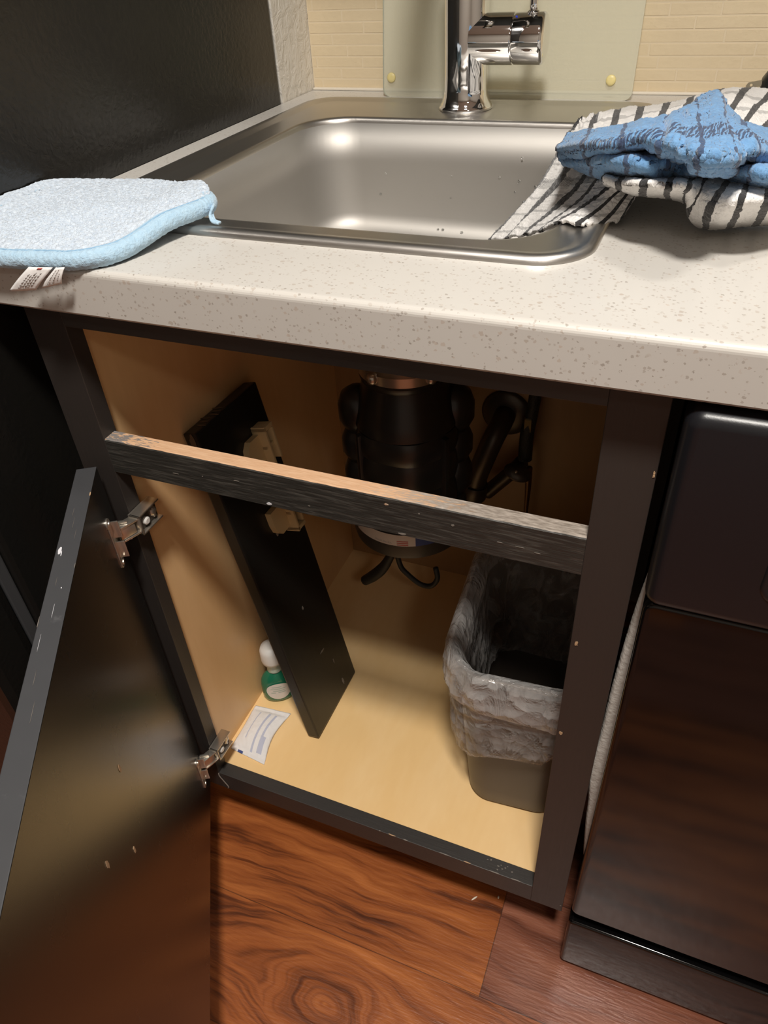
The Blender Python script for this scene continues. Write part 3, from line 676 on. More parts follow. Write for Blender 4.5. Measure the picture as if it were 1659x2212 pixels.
# white felt blanket bulging into the gap beside the tub
mb = MB(); L = []
for k in range(41):
    t = k / 40; zz = .225 + (.735 - .225) * t; w = .0146 * math.sin(PI * t) ** .6
    if .27 < t < .50: w += .003 * math.sin((t - .27) / .23 * PI)
    x0 = .5668 - w; j = .0006 * mn.noise(Vector((0, 0, zz * 16)))
    L.append([Vector((x0 + .004 + j, .018, zz)), Vector((x0 + j, .007, zz)), Vector((x0 + .003 + j, .0035, zz)), Vector((.5705, .003, zz)), Vector((.5715, .02, zz))])
mb.loft(L, cap0=True, cap1=True); mb.obj('insulation_blanket', M['felt'], dw, auto=70, label='off-white felt insulation showing in the gap')

# ------------------------------------------------------------------ waste disposal
ds = thing('waste_disposer', 'black waste disposal unit hanging under the sink drain', 'waste disposal', (.235, .32, .42))
T = Matrix.Translation((.235, .32, 0))
def lobes(a, z): return 1 + .022 * math.cos(6 * a + .4)
MB().lathe([(.040, .7722), (.040, .712), (.060, .710), (.062, .704), (.050, .702), (.050, .690), (.058, .688), (.058, .6755), (.047, .674)], T, 64).obj('mounting_ring', M['nickel'], ds, auto=40)
for q in (-20, 55, 100, 160, 215, 290):
    a = math.radians(q - 90); c = Vector((.235 + .058 * math.cos(a), .32 + .058 * math.sin(a), .683))
    MB().lathe([(.001, -.0075), (.0055, -.0060), (.0075, -.002), (.0075, .002), (.0055, .006), (.001, .0075)], Matrix.Translation(c), 16).obj('mount_lug', M['nickel'], ds, True)
MB().lathe([(.046, .676), (.055, .6745), (.0575, .672), (.0565, .667), (.0545, .664), (.0550, .660), (.0575, .650), (.0640, .622), (.0680, .606), (.0678, .602), (.0655, .600)], T, 72).obj('upper_shell', M['disposal_black'], ds, auto=35)
body = []
for z0_, z1_ in ((.600, .566), (.566, .520), (.520, .470)):
    for k in range(9):
        t = k / 8; body.append((.0665 + .0030 * math.sin(PI * t) ** .8, z0_ + (z1_ - z0_) * t))
body += [(.070, .468), (.070, .466)]
MB().lathe(body, T, 72, fn=lobes).obj('middle_shell', M['disposal_black'], ds, auto=35)
for q in (-40, 66, 145, 210):
    MB().box((-.0045, .0045), (-.0745, -.062), (.478, .598), .003, 0, T @ Matrix.Rotation(math.radians(q), 4, 'Z')).obj('side_rib', M['disposal_black'], ds, auto=50)
for q in (-76, 112, 175):
    for zz, rr, hh in ((.612, .0262, .034), (.560, .0250, .030), (.508, .0255, .034)):
        a = math.radians(q); MB().lathe([(.001, -hh), (rr * .72, -hh * .82), (rr, -hh * .35), (rr, hh * .30), (rr * .80, hh * .72), (rr * .40, hh * .95), (.001, hh)], T @ Matrix.Rotation(a, 4, 'Z') @ Matrix.Translation((0, -.0635, zz)), 28).obj('shell_bulge', M['disposal_black'], ds, True)
MB().lathe([(.074, .468), (.0805, .466), (.0815, .462), (.0815, .430), (.0800, .422), (.074, .4195), (.02, .4195)], T, 72).obj('lower_housing', M['disposal_grey'], ds, auto=35)
# paper label round the lower housing
lb = MB(); RL = .0819
def cyl(a, zz, r=RL): return Vector((.235 + r * math.sin(math.radians(a)), .32 - r * math.cos(math.radians(a)), zz))
def patch(a0, a1, z0_, z1_, mi, r=RL, n=16):
    vs = []; 
    for k in range(n + 1):
        a = a0 + (a1 - a0) * k / n; vs += [cyl(a, z0_, r), cyl(a, z1_, r)]
    lb.add(vs, [(2 * k, 2 * k + 2, 2 * k + 3, 2 * k + 1) for k in range(n)], mi)
patch(-42, 26, .4455, .4648, 0); patch(26, 44, .4455, .4648, 2, RL)
for k in range(3): patch(8, 19 - k * 0, .4468 + k * .0032, .4483 + k * .0032, 1, RL + .0002)
lbo = lb.obj('rating_label', [M['label'], M['print_red'], M['print_navy']], ds, True)
def text_mesh(body, size):
    cu = bpy.data.curves.new('txt', 'FONT'); cu.body = body; cu.size = size; cu.align_x = 'CENTER'; cu.fill_mode = 'FRONT'
    o = bpy.data.objects.new('txt', cu); COL.objects.link(o); dg = bpy.context.evaluated_depsgraph_get(); me = bpy.data.meshes.new_from_object(o.evaluated_get(dg))
    vs = [q.co.copy() for q in me.vertices]; fs = [tuple(p.vertices) for p in me.polygons]
    bpy.data.objects.remove(o); bpy.data.curves.remove(cu); bpy.data.meshes.remove(me); return vs, fs
vs, fs = text_mesh('MADE IN USA', .0042)
build('printed_words', [cyl(-6 + math.degrees(p.x / RL), .4482 + p.y, RL + .0003) for p in vs], fs, M['print_grey'], lbo)
MB().tube([(.240, .335, .421), (.222, .338, .405), (.195, .338, .335), (.178, .338, .298), (.160, .338, .274), (.142, .338, .256)], [.006, .006, .006, .0075, .0095, .0095, .0085], 14).obj('cord_plug', M['rubber'], ds, True)
MB().tube([(.235, .345, .421), (.205, .342, .345), (.206, .341, .308), (.220, .340, .291), (.240, .340, .277), (.258, .340, .279), (.268, .342, .296), (.264, .346, .315)], .0042, 12).obj('power_cord', M['rubber'], ds, True)

# drain pipe and stop valve at the back of the cabinet
dp = thing('drain_pipe', 'dark metal drain pipe with round wall flange right of the disposal unit', 'pipe', (.32, .50, .33))
fl = MB().lathe([(.020, 0), (.034, .002), (.0385, .006), (.0385, .009)], Matrix.Translation((.322, .511, .507)) @ Matrix.Rotation(-PI / 2, 4, 'X'), 40)
fl.obj('wall_flange', M['dark_metal'], dp, auto=50)
MB().tube([(.322, .519, .507), (.322, .490, .505), (.316, .470, .490), (.305, .462, .455), (.295, .460, .42), (.290, .460, .385), (.284, .458, .355), (.280, .455, .335)], .0165, 22).obj('waste_pipe', M['dark_metal'], dp, True)
MB().lathe([(.0195, -.014), (.0205, -.012), (.0205, .012), (.0195, .014)], Matrix.Translation((.291, .460, .392)) @ Matrix.Rotation(.12, 4, 'Y'), 24).obj('slip_nut', M['dark_metal'], dp, auto=40)
MB().tube([(.283, .450, .372), (.277, .446, .352), (.275, .444, .335), (.279, .444, .318), (.29, .446, .31)], .0085, 16).obj('trap_bend', plain('grey_pipe', (.55, .55, .52), .3, .6), dp, True)
sv = thing('stop_valve', 'corroded stop valve with oval handle right of the drain pipe', 'valve', (.36, .47, .32))
MB().lathe([(.003, -.004), (.017, -.003), (.0185, 0), (.017, .003), (.003, .005)], Matrix.Translation((.360, .452, .447)) @ Matrix.Rotation(.30, 4, 'Y') @ Matrix.Rotation(.62, 4, 'X') @ Matrix.Diagonal((1.15, .75, 1, 1)), 36).obj('valve_handle', M['dark_metal'], sv, True)
MB().lathe([(.0022, 0), (.0022, .003), (.001, .0042)], Matrix.Translation((.359, .448, .4505)) @ Matrix.Rotation(.62, 4, 'X'), 12).obj('handle_screw', M['nickel'], sv, True)
MB().tube([(.360, .480, .448), (.345, .482, .425), (.325, .484, .398), (.305, .485, .372)], .0115, 18).obj('supply_pipe', M['dark_metal'], sv, True)
MB().tube([(.364, .480, .455), (.364, .482, .500), (.369, .484, .54), (.372, .485, .60), (.368, .485, .70), (.34, .50, .80)], [.011, .0105, .009, .0095, .009, .007], 16).obj('braided_hose', plain('hose', (.035, .034, .030), .5, .3, .5, 500, .6, .002), sv, True)
MB().lathe([(.0085, -.012), (.010, -.010), (.010, .010), (.0085, .012)], Matrix.Translation((.3655, .482, .518)), 6).obj('coupling_nut', plain('brass_dull', (.16, .12, .06), .45, .8), sv)
MB().tube([(.370, .486, .435), (.371, .488, .40), (.3705, .49, .35), (.370, .492, .28), (.37, .50, .22)], [.006, .005, .0035, .003, .003], 12).obj('copper_line', plain('copper_dull', (.17, .095, .05), .4, .8), sv, True)

# ------------------------------------------------------------------ drawer front leaning on the left wall of the cabinet
lp_ = thing('drawer_front', 'loose black drawer front leaning against the left inner wall of the cabinet', 'drawer front', (.15, .17, .14))
bf = Vector((.1591, .1006, .1402)); e1 = Vector((-.00288, .99914, -.04142)); e2 = Vector((-.20335, .03997, .97829)); nn = Vector((.97910, .01124, .20306))
bf = bf + e1 * .0 + Vector((0, 0, .0062))
PM = Matrix(((e1.x, e2.x, nn.x, bf.x), (e1.y, e2.y, nn.y, bf.y), (e1.z, e2.z, nn.z, bf.z), (0, 0, 0, 1)))
pb = MB().box((0, .1393), (0, .527), (-.0190, 0), .0022, 0, PM)
for i, (a, b2, w, h, mi) in enumerate([(.070, .2006, .0022, .0035, 1), (.078, .108, .007, .0016, 1), (.0743, .331, .003, .0042, 1), (.095, .070, .0016, .0055, 1), (.045, .46, .0015, .006, 1), (.036, .475, .001, .003, 1), (.10, .02, .003, .008, 1)]):
    chipdisc(pb, PM @ Vector((a, b2, .0001)), nn, w, h, mi, e2, 120 + i)
for i in range(6): chipdisc(pb, PM @ Vector((.02 + .009 * i, .5272, -.006 - .003 * (i % 3))), e2, .008, .002, 2, e1, 140 + i)
chipdisc(pb, PM @ Vector((-.0003, .515, -.008)), -e1, .004, .012, 2, e2, 151)
pb.obj('panel', [M['paint_panel'], M['chip_dark'], plain('chip_brown', (.13, .085, .05), .7)], lp_)
def clip(name, a, b2, flip):
    mb = MB(); s = flip
    # curved foot, and a raised channel beside it
    poly = [(-.030, -.020), (.004, -.020), (.004, .020), (-.018, .020), (-.027, .012), (-.030, 0)]
    mb.prism([PM @ Vector((a + p[0], b2 + s * p[1], .0002)) for p in poly], nn * .009)
    mb.box((a + .002, a + .006), (b2 - .030, b2 + .030), (.0002, .021), .0008, 0, PM)
    mb.box((a + .018, a + .022), (b2 - .022, b2 + .022), (.0002, .021), .0008, 0, PM)
    mb.box((a + .002, a + .022), (b2 - .003, b2 + .003), (.0002, .017), .0008, 0, PM)
    mb.box((a + .002, a + .022), (b2 + s * .026 - .003, b2 + s * .026 + .003), (.0002, .021), .0008, 0, PM)
    mb.box((a + .002, a + .022), (b2 - .026, b2 + .026), (.0002, .003), .0005, 0, PM)
    mb.obj(name, M['cream_plastic'], lp_, auto=40, label='cream plastic tray bracket')
clip('tray_bracket', .094, .452, 1); clip('tray_bracket', .094, .350, -1)

# ------------------------------------------------------------------ waste bin with liner
bn = thing('waste_bin', 'brown-grey plastic waste bin behind the right stile of the cabinet', 'waste bin', (.452, .20, ZB1))
BM = Matrix.Translation((.4500, .196, 0)) @ Matrix.Rotation(math.radians(4.5), 4, 'Z')
zb, zr = ZB1 + .0002, .434
def bl(t, z, off=0.0, n=10):
    hx = .0640 + .0200 * t + off; hy = .1020 + .0160 * t + off; r = max(.003, .034 + .012 * t + off); return rrect(-hx, hx, -hy, hy, r, z, n, BM)
mb = MB(); L = [bl(0, zb, -.006), bl(0, zb + .002, -.002), bl(.02, zb + .007, 0)]
for k in range(1, 9): L.append(bl(k / 8, zb + (zr - .006 - zb) * k / 8))
L += [bl(1, zr - .006, .004), bl(1, zr - .002, .006), bl(1, zr, .004), bl(1, zr - .001, .0005), bl(.97, zr - .012, -.002)]
for k in range(1, 7): L.append(bl(.97 * (1 - k / 6) + .03, zr - .012 - (zr - .02 - zb) * k / 6, -.0025))
mb.loft(L, cap0=True, cap1=True).obj('bin_body', M['bin'], bn, auto=60)
# liner: a skirt folded over the rim, and the inside hanging in loose folds
ln = thing('bin_liner', 'clear frosted plastic bag lining the waste bin and folded over its rim', 'bin liner', (.452, .20, .24))
NA = 44
def wav(p, s, sd): return mn.fractal(Vector((p.x * s + sd, p.y * s, p.z * s * .7)), 1.0, 2.0, 4)
def wloop(base, amp, s, sd, zamp=0.0, inward=False):
    c = sum(base, Vector()) / len(base); out = []
    for p in base:
        d = Vector((p.x - c.x, p.y - c.y, 0)).normalized(); w = wav(p, s, sd) * amp
        q = p + d * (-abs(w) * 1.2 if inward else max(w, -.0012)); q.z += mn.noise(Vector((p.x * 22 + sd, p.y * 22, 1))) * zamp
        q.x = min(q.x, .5395); out.append(q)
    return out
L = []; NR = 26
for k in range(NR + 1):
    t = k / NR; z = zr + .004 - t * .200; tz = (z - zb) / (zr - zb)
    bulge = .0085 + .0075 * math.sin(PI * min(1, t * 1.05)) + .004 * math.sin(t * PI * 3) - (.006 * max(0, t - .8) / .2)
    if t > .36 and t < .44: bulge += .0035
    lp = wloop(bl(min(tz, 1), z, bulge, NA), .0095 * min(1, .3 + t * 1.6), 30, 4.0, .010 * t + .003)
    for q in lp: q.z += .050 * t * max(0.0, min(1.0, (q.x - .375) / .14))
    L.append(lp)
MB().loft(L).obj('folded_skirt', M['film'], ln, True)
L = []
for off, dz in ((-.010, -.022), (-.006, -.008), (-.001, .003), (.0045, .0075), (.0095, .0055)):
    L.append(wloop(bl(1, zr + dz, off, NA), .004, 34, 14.0, .006))
for k in range(1, 10):
    t = k / 9; z = zr + .0055 - t * .055; tz = (z - zb) / (zr - zb)
    L.append(wloop(bl(min(tz, 1), z, .0105 + .0085 * math.sin(PI * min(1, t * .8)), NA), .007 * min(1, .5 + t), 34, 14.0, .006 + .014 * t))
MB().loft(L).obj('top_cuff', M['film_cuff'], ln, True)
L = []
for k in range(15):
    t = k / 14; z = zr + .004 - t * .205; tz = (z - zb) / (zr - zb)
    L.append(wloop(bl(min(tz, 1), z, .0085 - min(t * 8, 1) * .0125, NA), .020 * min(1, t * 2.5), 24, 9.0, .003, True))
MB().loft(L).obj('inner_bag', M['film_in'], ln, True)

# ------------------------------------------------------------------ dish soap bottle and paper packet
bt = thing('soap_bottle', 'small green dish soap bottle with white cap behind the leaning drawer front', 'bottle', (.062, .158, ZB1))
BT = Matrix.Translation((.0605, .158, ZB1)) @ Matrix.Rotation(.6, 4, 'Z')
def ell(r, z, fx=1.0, fy=.62, n=40): return [BT @ Vector((r * fx * math.cos(2 * PI * k / n), r * fy * math.sin(2 * PI * k / n), z)) for k in range(n)]
MB().loft([ell(.020, 0), ell(.0245, .002), ell(.026, .008), ell(.0265, .02), ell(.0262, .034), ell(.0245, .045), ell(.020, .054), ell(.0145, .060), ell(.011, .064)], cap0=True, cap1=True).obj('bottle_body', M['green'], bt, auto=60)
MB().loft([ell(.0112, .0640, 1, .9), ell(.0118, .066, 1, .9), ell(.0105, .078, 1, .95), ell(.0100, .084, 1, 1)], cap0=True, cap1=True).obj('bottle_neck', M['pale_plastic'], bt, auto=50)
MB().loft([ell(.012, .083, 1, 1), ell(.0165, .086, 1, 1), ell(.0175, .092, 1, 1), ell(.017, .110, 1, 1), ell(.0145, .117, 1, 1), ell(.006, .120, 1, 1)], cap0=True, cap1=True).obj('cap', M['white_plastic'], bt, auto=60)
lm = MB(); NB = 28
def labpt(u, w, g=0.0): th = -PI / 2 + u / .021; return BT @ Vector((.0265 * (1.02 + g) * math.cos(th), .0265 * .62 * (1.02 + g) * math.sin(th), w))
NR_ = 6
lv = [labpt(.0165 * q / NR_ * math.cos(2 * PI * k / NB), .0275 + .0185 * q / NR_ * math.sin(2 * PI * k / NB)) for q in range(1, NR_ + 1) for k in range(NB)] + [labpt(0, .0275)]
lm.add(lv, [(q * NB + k, (q + 1) * NB + k, (q + 1) * NB + (k + 1) % NB, q * NB + (k + 1) % NB) for q in range(NR_ - 1) for k in range(NB)] + [(len(lv) - 1, k, (k + 1) % NB) for k in range(NB)])
for u0, u1, z in ((-.008, .004, .0375), (-.010, .009, .033), (-.007, .007, .0285), (-.010, -.004, .0245), (-.001, .008, .0245)):
    lm.add([labpt(u0 + (u1 - u0) * k / 5, z + dz, .015) for dz in (0, .0014) for k in range(6)], [(k, k + 1, k + 7, k + 6) for k in range(5)], 1)
lm.obj('front_label', [M['label'], M['print_green']], bt, label='oval white label')
pk = thing('paper_packet', 'crumpled white paper packet lying on the cabinet floor by the lower hinge', 'packet', (.066, .08, ZB1))
pa, pb_, pc, pd = Vector((.0345, .1240, 0)), Vector((.0951, .1291, 0)), Vector((.0995, .0346, 0)), Vector((.0375, .0415, 0))
NPX, NPY = 34, 44; vs = []; fm = []
for j in range(NPY + 1):
    for i in range(NPX + 1):
        u, v = i / NPX, j / NPY; p = (pa * (1 - u) + pb_ * u) * (1 - v) + (pd * (1 - u) + pc * u) * v
        waist = 1 - .13 * math.sin(PI * v) ** 1.5; cxm = ((pa + pb_) / 2) * (1 - v) + ((pd + pc) / 2) * v; p = cxm + (p - cxm) * waist + Vector((-.004 * math.sin(PI * v), 0, 0))
        puff = .0085 * (math.sin(PI * u) ** .6) * (max(0, math.sin(PI * min(1, max(0, (v - .09) / .82)))) ** .5)
        cr = .0011 * mn.noise(Vector((u * 7, v * 9, 2))) + .0006 * mn.noise(Vector((u * 18, v * 20, 5)))
        vs.append((p.x, p.y, ZB1 + .0012 + puff + abs(cr)))
fs = [(j * (NPX + 1) + i, (j + 1) * (NPX + 1) + i, (j + 1) * (NPX + 1) + i + 1, j * (NPX + 1) + i + 1) for j in range(NPY) for i in range(NPX)]
for j in range(NPY):
    for i in range(NPX):
        u, v = (i + .5) / NPX, (j + .5) / NPY; mi = 0
        if .13 < v < .86 and .27 < u < .30 and v < .72: mi = 1
        if .13 < v < .90 and .53 < u < .585: mi = 1
        if .13 < v < .88 and (.70 < u < .76 or (v > .60 and .70 < u < .84)): mi = 1
        if v > .955 and .22 < u < .36: mi = 2
        fm.append(mi)
o = build('packet_sheet', vs, fs, [M['paper'], M['print_blue'], M['print_navy']], pk, True, fm)
so = o.modifiers.new('thickness', 'SOLIDIFY'); so.thickness = .0008; so.offset = -1

# ------------------------------------------------------------------ blue terry pad on the worktop
pdt = thing('terry_pad', 'pale blue round terry pad lying on the counter between fridge and sink', 'scrub pad', (.05, .045, ZC))
outl = [(-.041, .020), (-.0415, .070), (-.038, .112), (-.012, .138), (.035, .149), (.0786, .1432), (.118, .132), (.143, .117), (.155, .100), (.154, .080), (.145, .046), (.138, .010), (.127, -.017), (.106, -.030), (.080, -.034), (.04, -.039), (0, -.040), (-.025, -.034), (-.038, -.012)]
NO = 26; loop = []
for k in range(len(outl)):
    a, b2, c2, d2 = (Vector(outl[(k + q) % len(outl)] + (0,)) for q in (-1, 0, 1, 2))
    for s in range(NO):
        t = s / NO; loop.append(.5 * ((2 * b2) + (c2 - a) * t + (2 * a - 5 * b2 + 4 * c2 - d2) * t * t + (3 * b2 - a - 3 * c2 + d2) * t ** 3))
NL = len(loop); cen = Vector((.055, .045, 0))
def lift(p):
    t = max(0.0, min(1.0, (p.x - .075) / .06)) * max(0.0, min(1.0, (p.y + .01) / .07))
    droop = max(0.0, -.020 - p.y) * .12
    left = max(0.0, -.012 - p.x) * .18
    return ZC + .0008 + .0080 * t * t * (3 - 2 * t) - droop + left
TH = .0125; V = []; NRD = 130
def efr(p):
    d = (p - cen).normalized(); f = max(0.0, min(1.0, (d.x * -.38 + d.y * .92 + .05) / .55)); return .905 + .108 * f
def far(p): return (efr(p) - .905) / .108
for j in range(NRD + 1):
    s = j / NRD
    for k in range(NL):
        p = cen + (loop[k] - cen) * (s * efr(loop[k])); fz = far(loop[k])
        q = Vector((p.x, p.y, .5)) * 300; base = lift(p) + TH + .0030 * (1 - s ** 6) + .0050 * fz * s ** 5 + .0022 * mn.noise(Vector((p.x * 24, p.y * 24, 1)))
        t = .0011 * mn.noise(q) + .0011 * mn.noise(q * 2.1) + .0008 * mn.noise(q * 3.7)
        V.append((p.x + .0012 * mn.noise(q * 1.3 + Vector((7, 0, 0))), p.y + .0012 * mn.noise(q * 1.3 + Vector((0, 7, 0))), base + t * (1.15 if s < .985 else .5)))
F = [(j * NL + k, j * NL + (k + 1) % NL, (j + 1) * NL + (k + 1) % NL, (j + 1) * NL + k) for j in range(1, NRD) for k in range(NL)]
F += [(0, NL + k, NL + (k + 1) % NL) for k in range(NL)]
# underside
k0 = len(V)
for j in range(13):
    s = 1 - j / 12
    for k in range(NL):
        p = cen + (loop[k] - cen) * (s * .955); V.append((p.x, p.y, lift(p) + .0006))
F += [(k0 + j * NL + k, k0 + j * NL + (k + 1) % NL, k0 + (j + 1) * NL + (k + 1) % NL, k0 + (j + 1) * NL + k) for j in range(12) for k in range(NL)]
build('terry_face', V, F, M['pad_terry'], pdt, True)
bd = []
for q in range(13):
    a = PI * (-.5 + 1.0 * q / 12); lpp = []
    for k in range(NL):
        p = loop[k]; d = (loop[(k + 1) % NL] - loop[k - 1]); n2 = Vector((d.y, -d.x, 0)).normalized(); n2 = n2 if n2.dot(p - cen) > 0 else -n2
        w = .0007 * mn.noise(Vector((k * .35, q * .4, 0)))
        e = lift(p) + .0072 + (.0072 + w) * math.sin(a); lpp.append(p - n2 * (.0068 - (.0068 + w) * math.cos(a)) + Vector((0, 0, e)))
    bd.append(lpp)
a = []
for k in range(NL):
    p = loop[k]; a.append(p + (cen - p).normalized() * .0115 + Vector((0, 0, lift(p) + TH + .0018)))
bd.append(a); und = []
for k in range(NL):
    p = loop[k]; und.append(p + (cen - p).normalized() * .0115 + Vector((0, 0, lift(p) + .0004)))
MB().loft([und] + bd).obj('edge_binding', M['pad_binding'], pdt, True, label='smooth pale blue binding round the edge')
st = [p + (cen - p) * (1 - efr(p)) + Vector((0, 0, lift(p) + TH + .0018)) for p in loop if far(p) < .25]
k0 = max(range(len(st)), key=lambda k: (st[k] - st[k - 1]).length); st = st[k0:] + st[:k0]
MB().tube(st, .0006, 6, sub=1).obj('stitching', M['pad_stitch'], pdt, True)
lo_ = MB()
for dx in (0, .002, .004):
    lo_.tube([(.152 + dx * .6, .098 - dx, lift(Vector((.152, .095, 0))) + .004), (.158 + dx * .5, .092 - dx, ZC + .018), (.158, .088 - dx, ZC + .012), (.162, .084 - dx, ZC + .008), (.169, .081 - dx * .6, ZC + .0075)], .0012, 8)
lo_.obj('hanging_loop', M['pad_binding'], pdt, True)
# two-flap care label hanging over the front of the worktop
def tagflap(name, q, rows):
    mb = MB(); a, b2, c2, d2 = [Vector(p) for p in q]
    n2 = (b2 - a).cross(d2 - a).normalized(); n2 = n2 if n2.y < 0 else -n2
    NX, NY = 8, 8; vs = []
    for j in range(NY + 1):
        for i in range(NX + 1):
            u, v = i / NX, j / NY; p = (a * (1 - u) + b2 * u) * (1 - v) + (d2 * (1 - u) + c2 * u) * v; vs.append(p + n2 * (.0015 * math.sin(PI * v) + .0006 * math.sin(u * 5)))
    mb.add(vs, [(j * (NX + 1) + i, j * (NX + 1) + i + 1, (j + 1) * (NX + 1) + i + 1, (j + 1) * (NX + 1) + i) for j in range(NY) for i in range(NX)])
    def at(u, v): p = (a * (1 - u) + b2 * u) * (1 - v) + (d2 * (1 - u) + c2 * u) * v; return p + n2 * (.0015 * math.sin(PI * v) + .0006 * math.sin(u * 5) + .00025)
    for u0, u1, v0, v1, mi in rows:
        w = .16 * (u1 - u0) if u1 - u0 < v1 - v0 else (u1 - u0)
        rnd = random.Random(int(u0 * 100)); v = v0
        while v < v1 - .02:
            e = min(v1, v + rnd.uniform(.05, .13)); mb.add([at(u0, v), at(u1, v), at(u1, e), at(u0, e)], [(0, 1, 2, 3)], mi); v = e + .03
    o = mb.obj(name, [M['paper'], M['print_grey'], M['print_red']], pdt, True); so = o.modifiers.new('thickness', 'SOLIDIFY'); so.thickness = .0003; so.offset = -1
tagflap('care_label', [(.0675, -.0380, .918), (.0915, -.0380, .9195), (.0675, -.0395, .8995), (.0380, -.0395, .8957)], [(.30, .34, .25, .9, 1), (.42, .45, .3, .8, 1), (.52, .56, .2, .92, 1), (.62, .65, .3, .85, 1), (.72, .76, .22, .8, 1), (.45, .62, .02, .10, 2)])
tagflap('care_label', [(.0940, -.0365, .9195), (.1020, -.0365, .9200), (.0945, -.0372, .9065), (.0710, -.0372, .9005)], [(.3, .34, .1, .9, 1), (.55, .58, .1, .95, 1), (.75, .78, .3, .7, 1)])

# ------------------------------------------------------------------ towels
TOWEL_MAIN = [[(0.3967, 0.4582, 0.93), (0.4157, 0.5006, 0.93), (0.4413, 0.5387, 0.928), (0.475, 0.56, 0.928), (0.5076, 0.5886, 0.932), (0.5458, 0.5883, 0.942), (0.5796, 0.5217, 0.95), (0.619, 0.5345, 0.95)], [(0.3889, 0.4374, 0.918), (0.4361, 0.3248, 0.945), (0.4696, 0.3005, 0.955), (0.4974, 0.2882, 0.962), (0.5215, 0.3124, 0.965), (0.5504, 0.3441, 0.965), (0.5783, 0.3839, 0.958), (0.6161, 0.4195, 0.95)], [(0.3828, 0.4109, 0.902), (0.4393, 0.27, 0.938), (0.4761, 0.2124, 0.955), (0.5039, 0.1886, 0.965), (0.5286, 0.2079, 0.968), (0.5545, 0.2404, 0.965), (0.5789, 0.2747, 0.96), (0.6133, 0.3093, 0.95)], [(0.3768, 0.3634, 0.885), (0.4353, 0.2377, 0.926), (0.4688, 0.1932, 0.942), (0.5009, 0.1737, 0.952), (0.5301, 0.1855, 0.952), (0.5589, 0.2037, 0.952), (0.582, 0.2225, 0.95), (0.6149, 0.2615, 0.94)], [(0.3595, 0.338, 0.865), (0.4227, 0.2284, 0.908), (0.463, 0.1776, 0.93), (0.4875, 0.1838, 0.936), (0.5081, 0.1885, 0.94), (0.5347, 0.1999, 0.94), (0.5612, 0.2114, 0.94), (0.5878, 0.2164, 0.94)], [(0.3415, 0.3065, 0.845), (0.4012, 0.2207, 0.885), (0.4477, 0.1472, 0.921), (0.4848, 0.1615, 0.9205), (0.4933, 0.2035, 0.928), (0.5176, 0.2167, 0.93), (0.5489, 0.2267, 0.93), (0.5833, 0.2334, 0.93)]]
TOWEL_ROLL = [[(0.4662, 0.1817, 0.948), (0.4711, 0.1491, 0.954), (0.4708, 0.1617, 0.948), (0.4701, 0.1925, 0.938)], [(0.4894, 0.1576, 0.952), (0.4932, 0.1162, 0.96), (0.4926, 0.1352, 0.951), (0.4923, 0.1726, 0.938)], [(0.5134, 0.1431, 0.957), (0.5157, 0.1033, 0.964), (0.5155, 0.1314, 0.952), (0.517, 0.1784, 0.935)], [(0.5322, 0.1465, 0.957), (0.5317, 0.1093, 0.962), (0.5322, 0.1414, 0.946), (0.5346, 0.1915, 0.926)], [(0.5443, 0.1524, 0.957), (0.5414, 0.1276, 0.952), (0.5398, 0.1429, 0.932), (0.5431, 0.1694, 0.9175)], [(0.5632, 0.1441, 0.957), (0.5611, 0.1052, 0.957), (0.5594, 0.1178, 0.941), (0.5612, 0.1692, 0.9185)], [(0.5783, 0.1356, 0.957), (0.5787, 0.1047, 0.957), (0.5817, 0.1421, 0.936), (0.5837, 0.1796, 0.9185)], [(0.6032, 0.1623, 0.952), (0.6026, 0.1291, 0.952), (0.6056, 0.142, 0.936), (0.6093, 0.1842, 0.9185)]]
